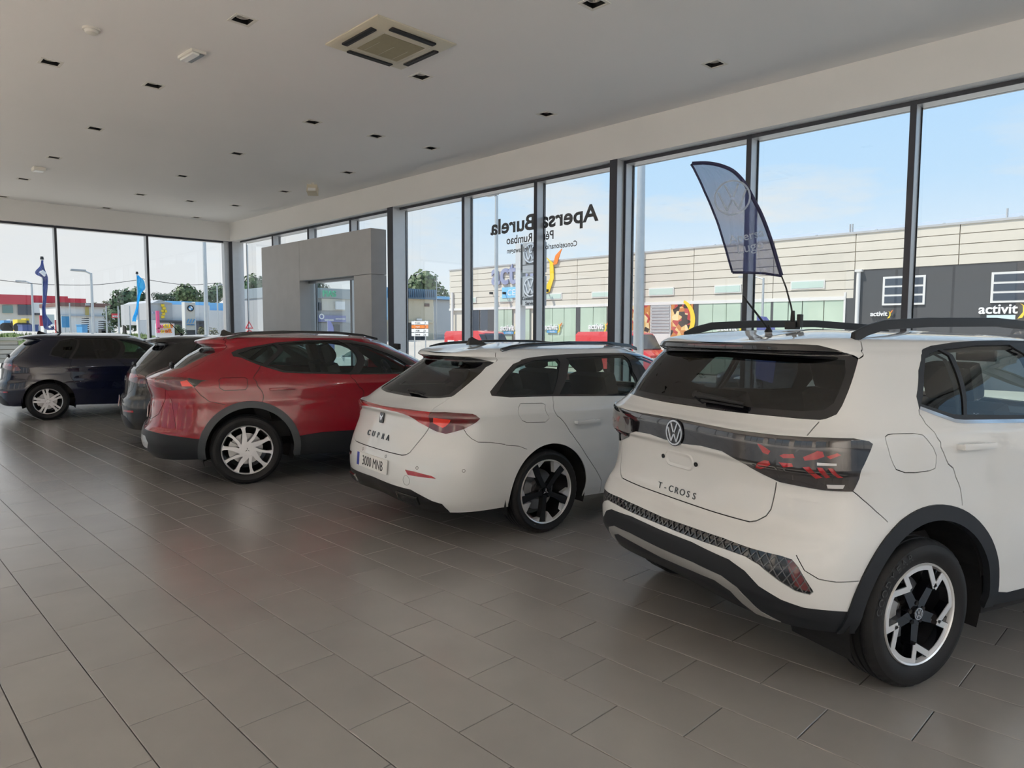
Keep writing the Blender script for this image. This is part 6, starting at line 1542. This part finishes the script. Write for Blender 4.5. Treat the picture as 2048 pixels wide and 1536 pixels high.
for k, w in enumerate((1.3, .7, .6, 1.2)): MB().box((-.03, -w, t.children[0].dimensions.z-.15-.55*k) if False else (-.03, -w*.7, 6.0-.42*k), (.03, .1, 6.05-.42*k)).obj('crossbar', M_steel, t)
def direction_signs():
    y = -19.5; X = lambda p: float(onY(p, 655, y)[0]); Z = lambda p: float(onY(838, p, y)[2]); ox, oz = X(838), zg(0, y)
    t = empty('direction_sign', (ox, y, oz), 0, 'stack of four direction boards, one orange, on a pair of posts', 'sign')
    for s in (827, 849): MB().cyl((X(s)-ox, -.06, 0), (X(s)-ox, -.06, Z(641)-oz), .03, n=8).obj('post', M_steel, t)
    for k, m in enumerate((whtl, org, whtl, whtl)):
        z1, z0 = Z(642.5+7.8*k)-oz, Z(649+7.8*k)-oz; bo = MB().box((X(856)-ox, -.03, z0), (X(823)-ox, .0, z1)).obj('board', m, t, bevel=.008)
        L = X(823)-X(856); h = z1-z0; Mx = frame((0, .004, (z0+z1)/2), (-1, 0, 0), (0, 0, 1))
        for j in range(1 if k < 2 else 2): MB().prism([(L*.36-j*.10, h*.3), (L*.42-j*.10, 0), (L*.36-j*.10, -h*.3), (L*.34-j*.10, -h*.3), (L*.40-j*.10, 0), (L*.34-j*.10, h*.3)], 0, .004, Mx).obj('arrow', M_black, bo)
        lettering(('O Centro', 'Hospital', 'A Calle', 'Zona ind.')[k], h*.6, Mx @ Matrix.Translation((-L*.08, -h*.2, 0)), M_black if k != 1 else whtl, bo, sx=1.1)
direction_signs()
pole = pole_at(497, 646, 0, .04, 'post carrying a red and white warning triangle by the corner', None, 'road_sign', x=36., cat='sign')
hz = float(onX(497, 646, 36.)[2])-zg(36., float(onX(497, 646, 36.)[1])); Ms = frame((-.06, 0, hz-.1), (0, -1, 0), (0, 0, 1))
MB().prism([(-.22, -.2), (.22, -.2), (0, .2)], 0, .03, Ms).obj('triangle', mat('sign red'), pole); MB().prism([(-.13, -.14), (.13, -.14), (0, .09)], .03, .035, Ms).obj('triangle_face', whtl, pole); s = MB(); ring_vf(s, .13, .18, 0, .03, 20, Ms @ Matrix.Translation((0, -.45, 0))); s.obj('round_sign', mat('sign red'), pole)
def beach_flag(px, py, y, hh, label):
    P = onY(px, py, y); b0 = zg(P[0], P[1]); h = float(P[2]-b0); t = empty('beach_flag', (P[0], P[1], b0), 0, label, 'flag')
    MB().cyl((0, 0, 0), (0, 0, h), .02, .012, 8).obj('pole', M_steel, t); pr = [(0, h), (.22, h-.02), (.42, h-.25), (.50, h-.7), (.42, h-hh), (0, h-hh+.1)]
    M = frame((0, 0, 0), (-1, 0, 0), (0, 0, 1)); MB().prism(pr, -.006, .006, M).obj('cloth', mat('beach flag blue', (.09, .11, .33), .7), t)
    roundel(M @ Matrix.Translation((.24, h-.62, .008)), .15, .004, whtl, t, 'flag_emblem')
beach_flag(655, 641, -13.5, 1.6, 'small blue feather flag outside, seen through the portal doorway'); beach_flag(1514, 632, -15., 1.5, 'small blue feather flag outside behind the crossover roof rail')
# cars outside
w = hatch((34.2, -22.6), 8, P_white2, 'white car with dark side lettering parked outside beyond the direction signs', 'rod', '', 'plain', False, z=zg(0, -22.6))
Mw = frame((.2, -.91, .72), (1, 0, 0), (0, 0, 1)); MB().box((-.3, -.914, .62), (2.0, -.908, .95)).obj('side_banner', mat('banner dark', (.12, .12, .10), .6), w.root); lettering('apersa', .32, frame((.85, -.916, .70), (1, 0, 0), (0, 0, 1)), whtl, w.root, 'side_lettering')
P = onY(1530, 742, -27.); d_ = hatch((P[0]+.4, -27.-2.6), 75, mat('slate paint', (.03, .045, .06), .3, .2, coat=1.), 'dark blue-grey car outside, seen through the rear window of the white crossover', 'rod', '', 'plain', False, z=zg(0, -27))
e_ = hatch((41.2, -1.2), 95, mat('blue paint', (.02, .05, .15), .3, .2, coat=1.), 'blue car parked above the block wall at the left edge', 'rod', '', 'plain', False, z=.75)
